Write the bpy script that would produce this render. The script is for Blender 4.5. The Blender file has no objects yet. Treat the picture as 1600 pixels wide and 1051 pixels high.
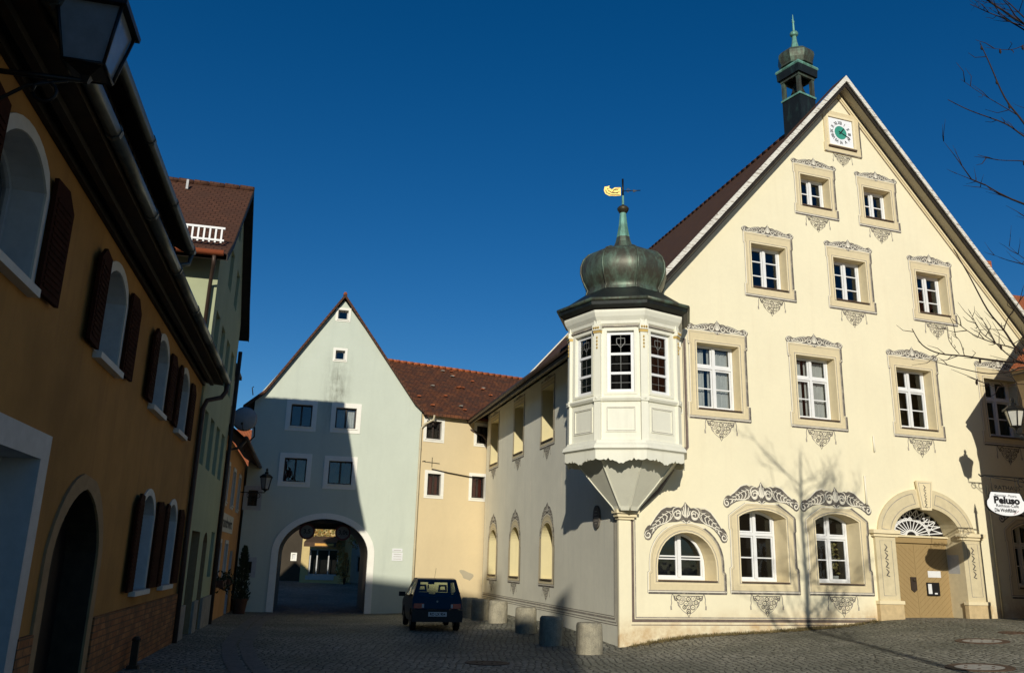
import bpy, bmesh, math, random
from math import sin, cos, tan, pi, radians, sqrt, atan2, hypot
from mathutils import Vector, Matrix
from mathutils.geometry import tessellate_polygon
random.seed(7)
scene = bpy.context.scene
COL = scene.collection

# ---------------------------------------------------------------- camera
F_PX, PITCH, ROLL = 1300.0, 0.264881797, 0.0269118339
cam_d = bpy.data.cameras.new("Camera")
cam = bpy.data.objects.new("Camera", cam_d)
COL.objects.link(cam)
cam_d.sensor_fit = 'HORIZONTAL'
cam_d.sensor_width = 36.0
cam_d.lens = F_PX / 1600.0 * 36.0
cam_d.clip_start = 0.1
cam_d.clip_end = 3000.0
EYE = 1.6
_up = Vector((sin(ROLL) * cos(PITCH), -cos(ROLL) * cos(PITCH), sin(PITCH)))
_fw = Vector((0, 0, 1)) - _up * _up.z
_fw.normalize()
_rt = _fw.cross(_up)
if _rt.x < 0:
    _rt = -_rt
def _c2w(v):
    return Vector((v.dot(_rt), v.dot(_fw), v.dot(_up)))
_X, _Y, _Z = _c2w(Vector((1, 0, 0))), _c2w(Vector((0, -1, 0))), _c2w(Vector((0, 0, -1)))
cam.matrix_world = Matrix(((_X.x, _Y.x, _Z.x, 0), (_X.y, _Y.y, _Z.y, 0), (_X.z, _Y.z, _Z.z, EYE), (0, 0, 0, 1)))
scene.camera = cam

# ---------------------------------------------------------------- light
SUN_AZ, SUN_EL = 183.5, 19.0          # compass style: 0 = +Y, clockwise
world = bpy.data.worlds.new("World")
scene.world = world
world.use_nodes = True
wn = world.node_tree.nodes
wl = world.node_tree.links
bg = wn["Background"]
sky = wn.new("ShaderNodeTexSky")
sky.sky_type = 'NISHITA'
sky.sun_disc = False
sky.sun_elevation = radians(SUN_EL)
sky.sun_rotation = radians(SUN_AZ)
sky.altitude = 600
sky.air_density = 1.0
sky.dust_density = 0.0
sky.ozone_density = 4.0
hsv = wn.new("ShaderNodeHueSaturation")       # the clear winter sky is a deep, saturated blue
hsv.inputs["Saturation"].default_value = 1.295
hsv.inputs["Hue"].default_value = 0.504
wl.new(sky.outputs[0], hsv.inputs["Color"])
wl.new(hsv.outputs[0], bg.inputs[0])
bg.inputs[1].default_value = 0.072
sun_d = bpy.data.lights.new("Sun", 'SUN')
sun_d.energy = 3.75
sun_d.angle = radians(0.53)
sun_d.color = (1.0, 0.945, 0.83)
sun = bpy.data.objects.new("Sun", sun_d)
COL.objects.link(sun)
_L = Vector((-sin(radians(SUN_AZ)) * cos(radians(SUN_EL)), -cos(radians(SUN_AZ)) * cos(radians(SUN_EL)), -sin(radians(SUN_EL))))
sun.rotation_euler = _L.to_track_quat('-Z', 'Y').to_euler()
vs = scene.view_settings
vs.view_transform = 'Standard'
vs.look = 'None'
vs.exposure = 0.0
vs.gamma = 1.0

# ---------------------------------------------------------------- materials
MATS = {}
def N(nt, t, **kw):
    n = nt.nodes.new(t)
    for k, v in kw.items():
        setattr(n, k, v)
    return n
def base(name, rough=0.8, metal=0.0, spec=0.3):
    m = bpy.data.materials.new(name)
    m.use_nodes = True
    nt = m.node_tree
    b = nt.nodes["Principled BSDF"]
    b.inputs["Roughness"].default_value = rough
    b.inputs["Metallic"].default_value = metal
    b.inputs["Specular IOR Level"].default_value = spec
    MATS[name] = m
    return m, nt, b
def c4(c):
    return (c[0], c[1], c[2], 1.0)
def mixc(nt, fac, a, b, mode='MIX'):
    n = N(nt, "ShaderNodeMix", data_type='RGBA', blend_type=mode)
    for sock, v in ((n.inputs[0], fac), (n.inputs[6], a), (n.inputs[7], b)):
        if hasattr(v, "default_value") or hasattr(v, "links"):
            nt.links.new(v, sock)
        else:
            sock.default_value = v if isinstance(v, (int, float)) else c4(v)
    return n.outputs[2]
def noise(nt, scale, detail=4, rough=0.6, vec=None, dist=0.0):
    n = N(nt, "ShaderNodeTexNoise")
    n.inputs["Scale"].default_value = scale
    n.inputs["Detail"].default_value = detail
    n.inputs["Roughness"].default_value = rough
    n.inputs["Distortion"].default_value = dist
    if vec is not None:
        nt.links.new(vec, n.inputs["Vector"])
    return n.outputs["Fac"]
def ramp(nt, src, stops):
    r = N(nt, "ShaderNodeValToRGB")
    el = r.color_ramp.elements
    while len(el) < len(stops):
        el.new(0.5)
    for e, (p, c) in zip(el, stops):
        e.position = p
        e.color = c4(c) if not isinstance(c, (int, float)) else (c, c, c, 1)
    nt.links.new(src, r.inputs[0])
    return r.outputs[0]
def coords(nt, which="Object", scale=(1, 1, 1)):
    t = N(nt, "ShaderNodeTexCoord")
    mp = N(nt, "ShaderNodeMapping")
    mp.inputs["Scale"].default_value = scale
    nt.links.new(t.outputs[which], mp.inputs["Vector"])
    return mp.outputs[0]
def bump(nt, b, h, strength=0.3, dist=0.02):
    bn = N(nt, "ShaderNodeBump")
    bn.inputs["Strength"].default_value = strength
    bn.inputs["Distance"].default_value = dist
    nt.links.new(h, bn.inputs["Height"])
    nt.links.new(bn.outputs[0], b.inputs["Normal"])
def plaster(name, c, dark=0.82, grain=0.25, stain=0.35, stain_c=None, rough=0.9, foot=None, spot=None):
    m, nt, b = base(name, rough, 0, 0.15)
    v = coords(nt)
    n1 = noise(nt, 0.55, 5, 0.65, v)
    n2 = noise(nt, 9.0, 4, 0.7, v)
    vs_ = coords(nt, "Object", (2.6, 2.6, 0.22))
    n3 = noise(nt, 1.0, 6, 0.7, vs_)
    d = tuple(x * dark for x in c)
    col = mixc(nt, ramp(nt, n1, [(0.36, 0.0), (0.68, 1.0)]), c, d)
    sc = stain_c or tuple(x * 0.62 for x in c)
    st = ramp(nt, n3, [(0.52, 0.0), (0.80, stain)])
    col = mixc(nt, st, col, sc)
    col = mixc(nt, ramp(nt, n2, [(0.3, 0.0), (0.75, 0.10)]), col, tuple(x * 0.6 for x in c))
    def M2(op, a, bb, clamp=False):
        n = N(nt, "ShaderNodeMath", operation=op, use_clamp=clamp)
        for i, q in enumerate((a, bb)):
            if hasattr(q, "links"):
                nt.links.new(q, n.inputs[i])
            else:
                n.inputs[i].default_value = q
        return n.outputs[0]
    if foot or spot:
        sp = N(nt, "ShaderNodeSeparateXYZ")
        nt.links.new(coords(nt), sp.inputs[0])
    if foot:          # rising damp and splash marks along the ground
        hgt = M2('SUBTRACT', 1.0, M2('DIVIDE', M2('SUBTRACT', sp.outputs[2], M2('MULTIPLY', sp.outputs[0], 0.055)), 0.55), True)
        f = M2('MULTIPLY', M2('POWER', hgt, 1.5), ramp(nt, noise(nt, 2.2, 6, 0.7, v), [(0.32, 0.0), (0.66, 0.9)]), True)
        col = mixc(nt, f, col, foot)
    if spot:          # sooty run-off below an opening: x, z, half width, half height
        fx = M2('SUBTRACT', 1.0, M2('ABSOLUTE', M2('DIVIDE', M2('SUBTRACT', sp.outputs[0], spot[0]), spot[2]), 0), True)
        fz = M2('SUBTRACT', 1.0, M2('ABSOLUTE', M2('DIVIDE', M2('SUBTRACT', sp.outputs[2], spot[1]), spot[3]), 0), True)
        nn = ramp(nt, noise(nt, 1.0, 7, 0.75, coords(nt, "Object", (7.0, 7.0, 0.9))), [(0.42, 0.0), (0.66, 1.0)])
        n5 = ramp(nt, noise(nt, 3.5, 6, 0.7, v), [(0.40, 0.0), (0.66, 1.0)])
        f = M2('MULTIPLY', M2('MULTIPLY', M2('POWER', fx, 1.4), M2('POWER', fz, .7)), M2('ADD', M2('MULTIPLY', nn, .8), M2('MULTIPLY', n5, .5)), True)
        col = mixc(nt, f, col, (0.17, 0.17, 0.13))
    nt.links.new(col, b.inputs["Base Color"])
    bump(nt, b, noise(nt, 45, 4, 0.7, v), grain, 0.01)
    return m
def paint(name, c, rough=0.5, var=0.12, metal=0.0, spec=0.3, sc=6.0):
    m, nt, b = base(name, rough, metal, spec)
    v = coords(nt)
    n1 = noise(nt, sc, 5, 0.65, v)
    col = mixc(nt, ramp(nt, n1, [(0.3, 0.0), (0.75, 1.0)]), c, tuple(x * (1 - var * 2) for x in c))
    nt.links.new(col, b.inputs["Base Color"])
    bump(nt, b, noise(nt, sc * 6, 3, 0.6, v), 0.08, 0.004)
    return m
def tiles(name, c1, c2, c3, tw=0.18, th=0.16, moss=None, mossamt=0.0):
    m, nt, b = base(name, 0.85, 0, 0.2)
    uv = coords(nt, "UV")
    br = N(nt, "ShaderNodeTexBrick")
    br.offset = 0.5
    br.inputs["Scale"].default_value = 1.0
    br.inputs["Brick Width"].default_value = tw
    br.inputs["Row Height"].default_value = th
    br.inputs["Mortar Size"].default_value = 0.012
    br.inputs["Mortar Smooth"].default_value = 0.2
    br.inputs["Color1"].default_value = c4(c1)
    br.inputs["Color2"].default_value = c4(c2)
    br.inputs["Mortar"].default_value = c4(tuple(x * 0.25 for x in c1))
    nt.links.new(uv, br.inputs["Vector"])
    n1 = noise(nt, 1.3, 6, 0.7, uv)
    col = mixc(nt, ramp(nt, n1, [(0.42, 0.0), (0.62, 0.75)]), br.outputs["Color"], c3)
    n4 = noise(nt, 14, 3, 0.7, uv)
    col = mixc(nt, ramp(nt, n4, [(0.45, 0.0), (0.7, 0.5)]), col, tuple(x * 0.45 for x in c1))
    if moss:
        n2 = noise(nt, 3.0, 6, 0.75, uv)
        col = mixc(nt, ramp(nt, n2, [(0.5, 0.0), (0.66, mossamt)]), col, moss)
    nt.links.new(col, b.inputs["Base Color"])
    sep = N(nt, "ShaderNodeSeparateXYZ")
    nt.links.new(uv, sep.inputs[0])
    md = N(nt, "ShaderNodeMath", operation='FRACT')
    dv = N(nt, "ShaderNodeMath", operation='DIVIDE')
    nt.links.new(sep.outputs[1], dv.inputs[0])
    dv.inputs[1].default_value = th
    nt.links.new(dv.outputs[0], md.inputs[0])
    sb = N(nt, "ShaderNodeMath", operation='SUBTRACT')
    sb.inputs[0].default_value = 1.0
    nt.links.new(md.outputs[0], sb.inputs[1])
    ad = N(nt, "ShaderNodeMath", operation='MULTIPLY')
    nt.links.new(sb.outputs[0], ad.inputs[0])
    inv = N(nt, "ShaderNodeMath", operation='SUBTRACT')
    inv.inputs[0].default_value = 1.0
    nt.links.new(br.outputs["Fac"], inv.inputs[1])
    nt.links.new(inv.outputs[0], ad.inputs[1])
    bump(nt, b, ad.outputs[0], 0.9, 0.03)
    return m
def bricks(name, c1, c2, mortar):
    m, nt, b = base(name, 0.9, 0, 0.15)
    uv = coords(nt, "UV")
    br = N(nt, "ShaderNodeTexBrick")
    br.inputs["Scale"].default_value = 1.0
    br.inputs["Brick Width"].default_value = 0.27
    br.inputs["Row Height"].default_value = 0.085
    br.inputs["Mortar Size"].default_value = 0.008
    br.inputs["Color1"].default_value = c4(c1)
    br.inputs["Color2"].default_value = c4(c2)
    br.inputs["Mortar"].default_value = c4(mortar)
    nt.links.new(uv, br.inputs["Vector"])
    n1 = noise(nt, 2.2, 5, 0.7, uv)
    col = mixc(nt, ramp(nt, n1, [(0.45, 0.0), (0.6, 0.7)]), br.outputs["Color"], tuple(x * 0.8 for x in mortar))
    nt.links.new(col, b.inputs["Base Color"])
    inv = N(nt, "ShaderNodeMath", operation='SUBTRACT')
    inv.inputs[0].default_value = 1.0
    nt.links.new(br.outputs["Fac"], inv.inputs[1])
    bump(nt, b, inv.outputs[0], 0.5, 0.012)
    return m
def copper(name, dark, green, bias, rough=0.45, metal=0.35):
    m, nt, b = base(name, rough, metal, 0.4)
    v = coords(nt, "Object", (3.0, 3.0, 0.8))
    n1 = noise(nt, 1.6, 6, 0.7, v, 0.4)
    v2 = coords(nt)
    n2 = noise(nt, 7, 5, 0.7, v2)
    col = mixc(nt, ramp(nt, n1, [(bias, 0.0), (bias + 0.22, 1.0)]), dark, green)
    col = mixc(nt, ramp(nt, n2, [(0.45, 0.0), (0.75, 0.5)]), col, tuple(x * 0.45 for x in dark))
    nt.links.new(col, b.inputs["Base Color"])
    bump(nt, b, n2, 0.12, 0.02)
    return m
def glass(name, tint=(0.55, 0.6, 0.6), refl=1.0):
    m = bpy.data.materials.new(name)
    m.use_nodes = True
    nt = m.node_tree
    nt.nodes.clear()
    out = N(nt, "ShaderNodeOutputMaterial")
    tr = N(nt, "ShaderNodeBsdfTransparent")
    tr.inputs[0].default_value = c4(tint)
    gl = N(nt, "ShaderNodeBsdfGlossy")
    gl.inputs["Roughness"].default_value = 0.03
    gl.inputs["Color"].default_value = (0.9, 0.95, 1, 1)
    fr = N(nt, "ShaderNodeFresnel")
    fr.inputs["IOR"].default_value = 1.6
    v = coords(nt)
    bn = N(nt, "ShaderNodeBump")
    bn.inputs["Strength"].default_value = 0.08
    bn.inputs["Distance"].default_value = 0.05
    nt.links.new(noise(nt, 2.5, 2, 0.5, v), bn.inputs["Height"])
    nt.links.new(bn.outputs[0], gl.inputs["Normal"])
    ml = N(nt, "ShaderNodeMath", operation='MULTIPLY')
    nt.links.new(fr.outputs[0], ml.inputs[0])
    ml.inputs[1].default_value = refl
    ml.use_clamp = True
    mx = N(nt, "ShaderNodeMixShader")
    nt.links.new(ml.outputs[0], mx.inputs[0])
    nt.links.new(tr.outputs[0], mx.inputs[1])
    nt.links.new(gl.outputs[0], mx.inputs[2])
    nt.links.new(mx.outputs[0], out.inputs[0])
    MATS[name] = m
    return m
def cobbles():
    m, nt, b = base("cobblestone", 0.75, 0, 0.3)
    v = coords(nt)
    # slightly warp so that the rows wander
    nz = N(nt, "ShaderNodeTexNoise")
    nz.inputs["Scale"].default_value = 0.5
    nt.links.new(v, nz.inputs["Vector"])
    av = N(nt, "ShaderNodeVectorMath", operation='MULTIPLY_ADD')
    nt.links.new(nz.outputs["Color"], av.inputs[0])
    av.inputs[1].default_value = (0.35, 0.35, 0)
    nt.links.new(v, av.inputs[2])
    flat = N(nt, "ShaderNodeVectorMath", operation='MULTIPLY')
    flat.inputs[1].default_value = (1, 1, 0)
    nt.links.new(av.outputs[0], flat.inputs[0])
    vo = N(nt, "ShaderNodeTexVoronoi", feature='DISTANCE_TO_EDGE')
    vo.inputs["Scale"].default_value = 7.4
    vo.inputs["Randomness"].default_value = 0.5
    nt.links.new(flat.outputs[0], vo.inputs["Vector"])
    vc = N(nt, "ShaderNodeTexVoronoi", feature='F1')
    vc.inputs["Scale"].default_value = 7.4
    vc.inputs["Randomness"].default_value = 0.5
    nt.links.new(flat.outputs[0], vc.inputs["Vector"])
    hue = ramp(nt, vc.outputs["Color"], [(0.1, (0.235, 0.22, 0.17)), (0.45, (0.335, 0.315, 0.245)), (0.95, (0.44, 0.42, 0.325))])
    big = noise(nt, 0.35, 5, 0.65, v)
    hue = mixc(nt, ramp(nt, big, [(0.38, 0.0), (0.60, 0.72)]), hue, (0.135, 0.14, 0.10))
    fine = noise(nt, 40, 3, 0.7, v)
    hue = mixc(nt, ramp(nt, fine, [(0.35, 0.0), (0.8, 0.35)]), hue, (0.07, 0.065, 0.055))
    joint = ramp(nt, vo.outputs["Distance"], [(0.03, 1.0), (0.10, 0.0)])
    col = mixc(nt, joint, hue, (0.062, 0.060, 0.046))
    nt.links.new(col, b.inputs["Base Color"])
    hgt = ramp(nt, vo.outputs["Distance"], [(0.0, 0.0), (0.12, 0.7), (0.4, 1.0)])
    bump(nt, b, hgt, 0.9, 0.05)
    return m
def planks(name, c1, c2, w=0.12):
    m, nt, b = base(name, 0.6, 0, 0.3)
    v = coords(nt, "Object", (1, 1, 1))
    wv = noise(nt, 3, 5, 0.7, coords(nt, "Object", (6, 6, 0.6)))
    col = mixc(nt, wv, c1, c2)
    nt.links.new(col, b.inputs["Base Color"])
    bump(nt, b, wv, 0.15, 0.01)
    return m

plaster("cream_plaster", (0.89, 0.81, 0.565), 0.94, 0.25, 0.30, (0.70, 0.60, 0.40), foot=(0.55, 0.36, 0.17))
plaster("grey_plaster", (0.87, 0.83, 0.67), 0.88, 0.25, 0.35, (0.58, 0.56, 0.46))
plaster("blue_plaster", (0.60, 0.645, 0.535), 0.93, 0.25, 0.30, (0.42, 0.46, 0.39), spot=(-1.72, 8.2, .75, 1.9))
plaster("sand_plaster", (0.74, 0.60, 0.36), 0.93, 0.25, 0.15, (0.60, 0.46, 0.27))
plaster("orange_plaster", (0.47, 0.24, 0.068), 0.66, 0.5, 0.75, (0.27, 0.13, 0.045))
plaster("green_plaster", (0.42, 0.45, 0.28), 0.85, 0.3, 0.4, (0.36, 0.40, 0.24))
plaster("ochre_plaster", (0.34, 0.24, 0.13), 0.8, 0.3, 0.4)
plaster("inn_plaster", (0.55, 0.29, 0.12), 0.8, 0.3, 0.4)
plaster("ivory_plaster", (0.74, 0.64, 0.36), 0.9, 0.3, 0.3)
plaster("far_wall_shade", (0.075, 0.06, 0.042), 0.7, 0.5, 0.5)  # shade over the far left side, put into the wall colour
plaster("bare_patch", (0.50, 0.44, 0.31), 0.8, 0.5, 0.4)
plaster("yellow_render", (0.62, 0.48, 0.22), 0.7, 0.5, 0.5)
plaster("pale_wood", (0.86, 0.84, 0.69), 0.93, 0.10, 0.38, (0.52, 0.48, 0.36), 0.55)
plaster("corbel_paint", (0.84, 0.82, 0.66), 0.92, 0.08, 0.35, (0.55, 0.52, 0.42), 0.6)
paint("stucco_band", (0.735, 0.62, 0.385), 0.85, 0.05)
paint("stucco_light", (0.84, 0.72, 0.46), 0.85, 0.04)
paint("gate_stone", (0.70, 0.60, 0.38), 0.85, 0.08)
paint("gate_plinth", (0.66, 0.50, 0.27), 0.85, 0.15)
paint("ornament_light", (0.90, 0.84, 0.68), 0.8, 0.05)
paint("ornament_brown", (0.20, 0.15, 0.12), 0.8, 0.2)
paint("white_paint", (0.82, 0.82, 0.80), 0.45, 0.04)
paint("white_stone", (0.66, 0.63, 0.54), 0.75, 0.08)
paint("jamb_stone", (0.36, 0.23, 0.11), 0.85, 0.15)
paint("white_trim", (0.90, 0.87, 0.76), 0.75, 0.05)
paint("dim_white", (0.50, 0.50, 0.48), 0.6, 0.1)
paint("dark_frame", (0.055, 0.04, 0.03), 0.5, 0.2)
paint("room_dark", (0.018, 0.015, 0.013), 0.9, 0.2)  # near-black backing; the gloom of unlit rooms is put into its colour
paint("curtain", (0.72, 0.71, 0.68), 0.9, 0.1)
paint("wine_curtain", (0.20, 0.045, 0.03), 0.9, 0.2)
paint("shutter_brown", (0.050, 0.016, 0.008), 0.9, 0.25, 0, 0.05)
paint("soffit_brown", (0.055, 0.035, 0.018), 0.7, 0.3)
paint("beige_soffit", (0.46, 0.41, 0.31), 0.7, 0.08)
paint("dark_timber", (0.03, 0.022, 0.015), 0.7, 0.3)
paint("gutter_zinc", (0.16, 0.17, 0.15), 0.45, 0.2, 0.6)
paint("gutter_brown", (0.09, 0.06, 0.045), 0.5, 0.2, 0.3)
paint("red_gutter", (0.50, 0.13, 0.05), 0.45, 0.15, 0.2)
paint("cream_pipe", (0.60, 0.52, 0.34), 0.5, 0.1)
paint("iron", (0.012, 0.012, 0.012), 0.45, 0.2, 0.3, 0.4)
paint("gold", (0.80, 0.55, 0.16), 0.3, 0.1, 0.85, 0.5)
paint("gilt", (0.72, 0.50, 0.16), 0.5, 0.15, 0.3)
paint("clock_green", (0.05, 0.33, 0.24), 0.6, 0.1)
paint("sign_white", (0.88, 0.89, 0.90), 0.4, 0.02)
paint("ink", (0.012, 0.012, 0.014), 0.6, 0.1)
paint("ink_red", (0.30, 0.03, 0.06), 0.6, 0.1)
paint("banner_cloth", (0.52, 0.50, 0.44), 0.8, 0.06)
paint("paper", (0.78, 0.78, 0.76), 0.7, 0.05)
paint("rubber", (0.012, 0.012, 0.012), 0.85, 0.2)
paint("car_paint", (0.006, 0.007, 0.015), 0.30, 0.1, 0.0, 0.4)
paint("car_black", (0.012, 0.012, 0.013), 0.5, 0.2)
paint("rim_metal", (0.20, 0.20, 0.21), 0.35, 0.1, 0.8)
paint("lamp_red", (0.35, 0.02, 0.015), 0.25, 0.1, 0, 0.6)
paint("seat_blue", (0.03, 0.035, 0.08), 0.9, 0.2)
paint("plate_white", (0.60, 0.60, 0.58), 0.4, 0.05)
paint("lamp_glass", (0.62, 0.60, 0.52), 0.25, 0.08, 0, 0.5)
paint("dim_lamp_glass", (0.22, 0.25, 0.27), 0.2, 0.15, 0, 0.6)
paint("dish_grey", (0.40, 0.40, 0.40), 0.5, 0.1)
paint("concrete_edge", (0.33, 0.30, 0.25), 0.9, 0.2)
paint("castiron", (0.13, 0.075, 0.045), 0.8, 0.3, 0.0)
paint("cover_stone", (0.46, 0.43, 0.36), 0.85, 0.2)
paint("awning_cloth", (0.10, 0.06, 0.035), 0.85, 0.2)
paint("awning_sunlit", (0.75, 0.40, 0.10), 0.8, 0.1)
paint("bark", (0.045, 0.026, 0.017), 0.85, 0.3, sc=20)
paint("terracotta", (0.10, 0.045, 0.025), 0.85, 0.2)
paint("leaf_dark", (0.028, 0.045, 0.018), 0.7, 0.3)
paint("leaf_autumn", (0.55, 0.29, 0.07), 0.7, 0.3)
paint("leaf_ivy", (0.44, 0.36, 0.12), 0.7, 0.3)
paint("dry_weed", (0.21, 0.16, 0.065), 0.8, 0.3)
paint("door_joint", (0.20, 0.125, 0.05), 0.7, 0.1)
paint("sill_metal", (0.13, 0.085, 0.055), 0.5, 0.2)
paint("lead_line", (0.24, 0.24, 0.22), 0.5, 0.1)
paint("bronze", (0.09, 0.075, 0.045), 0.5, 0.2, 0.6)
paint("traffic_white", (0.13, 0.13, 0.13), 0.5, 0.05)
paint("traffic_red", (0.09, 0.012, 0.012), 0.5, 0.05)
paint("slab_stone", (0.20, 0.19, 0.17), 0.85, 0.2)
planks("door_wood", (0.40, 0.285, 0.13), (0.31, 0.21, 0.09))
planks("door_dark", (0.02, 0.013, 0.009), (0.012, 0.008, 0.006))
tiles("tile_brown", (0.135, 0.058, 0.032), (0.10, 0.044, 0.026), (0.085, 0.042, 0.026))
tiles("tile_dark", (0.16, 0.075, 0.034), (0.12, 0.056, 0.026), (0.09, 0.048, 0.026))
tiles("tile_old", (0.19, 0.068, 0.03), (0.12, 0.05, 0.028), (0.05, 0.034, 0.026), moss=(0.33, 0.115, 0.035), mossamt=0.5)
tiles("tile_red", (0.50, 0.15, 0.055), (0.42, 0.12, 0.045), (0.34, 0.10, 0.045))
bricks("brick_base", (0.42, 0.18, 0.065), (0.27, 0.105, 0.04), (0.13, 0.08, 0.045))
copper("copper_dark", (0.080, 0.078, 0.055), (0.135, 0.20, 0.14), 0.43)
copper("copper_green", (0.10, 0.21, 0.15), (0.20, 0.44, 0.34), 0.36, 0.55, 0.15)
copper("copper_black", (0.020, 0.024, 0.022), (0.045, 0.085, 0.07), 0.55)
glass("window_glass", (0.66, 0.69, 0.68), 1.3)
glass("car_glass", (0.62, 0.70, 0.62), 0.8)
cobbles()
def worn(name, c, under, keep=0.62):
    """thin wall paint, rubbed through in patches"""
    m, nt, b = base(name, 0.85, 0, 0.15)
    v = coords(nt)
    n1 = noise(nt, 3.2, 6, 0.75, v)
    n2 = noise(nt, 30, 4, 0.7, v)
    col = mixc(nt, ramp(nt, n2, [(0.35, 0.0), (0.75, 0.55)]), c, tuple(x * 1.9 for x in c))
    col = mixc(nt, ramp(nt, n1, [(keep - .12, 0.0), (keep + .10, 0.75)]), col, under)
    nt.links.new(col, b.inputs["Base Color"])
worn("ornament_dark", (0.105, 0.093, 0.080), (0.50, 0.44, 0.32), 0.62)
worn("ornament_grey", (0.27, 0.24, 0.20), (0.62, 0.55, 0.40), 0.60)
def pitted():
    m, nt, b = base("bollard_stone", 0.92, 0, 0.15)
    v = coords(nt)
    n1 = noise(nt, 5, 6, 0.7, v); n2 = noise(nt, 60, 4, 0.8, v)
    col = mixc(nt, ramp(nt, n1, [(0.35, 0.0), (0.68, 1.0)]), (0.46, 0.41, 0.29), (0.27, 0.245, 0.18))
    col = mixc(nt, ramp(nt, n2, [(0.50, 0.0), (0.66, 0.75)]), col, (0.13, 0.12, 0.09))
    nt.links.new(col, b.inputs["Base Color"])
    bump(nt, b, n2, 0.6, 0.02)
pitted()
def peeling():
    m, nt, b = base("peeling_board", 0.7, 0, 0.2)
    v = coords(nt, "UV", (1.2, 9.0, 1))
    n1 = noise(nt, 2.6, 7, 0.75, v)
    col = mixc(nt, ramp(nt, n1, [(0.52, 0.0), (0.58, 1.0)]), (0.74, 0.71, 0.62), (0.26, 0.21, 0.16))
    nt.links.new(col, b.inputs["Base Color"])
peeling()

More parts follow.
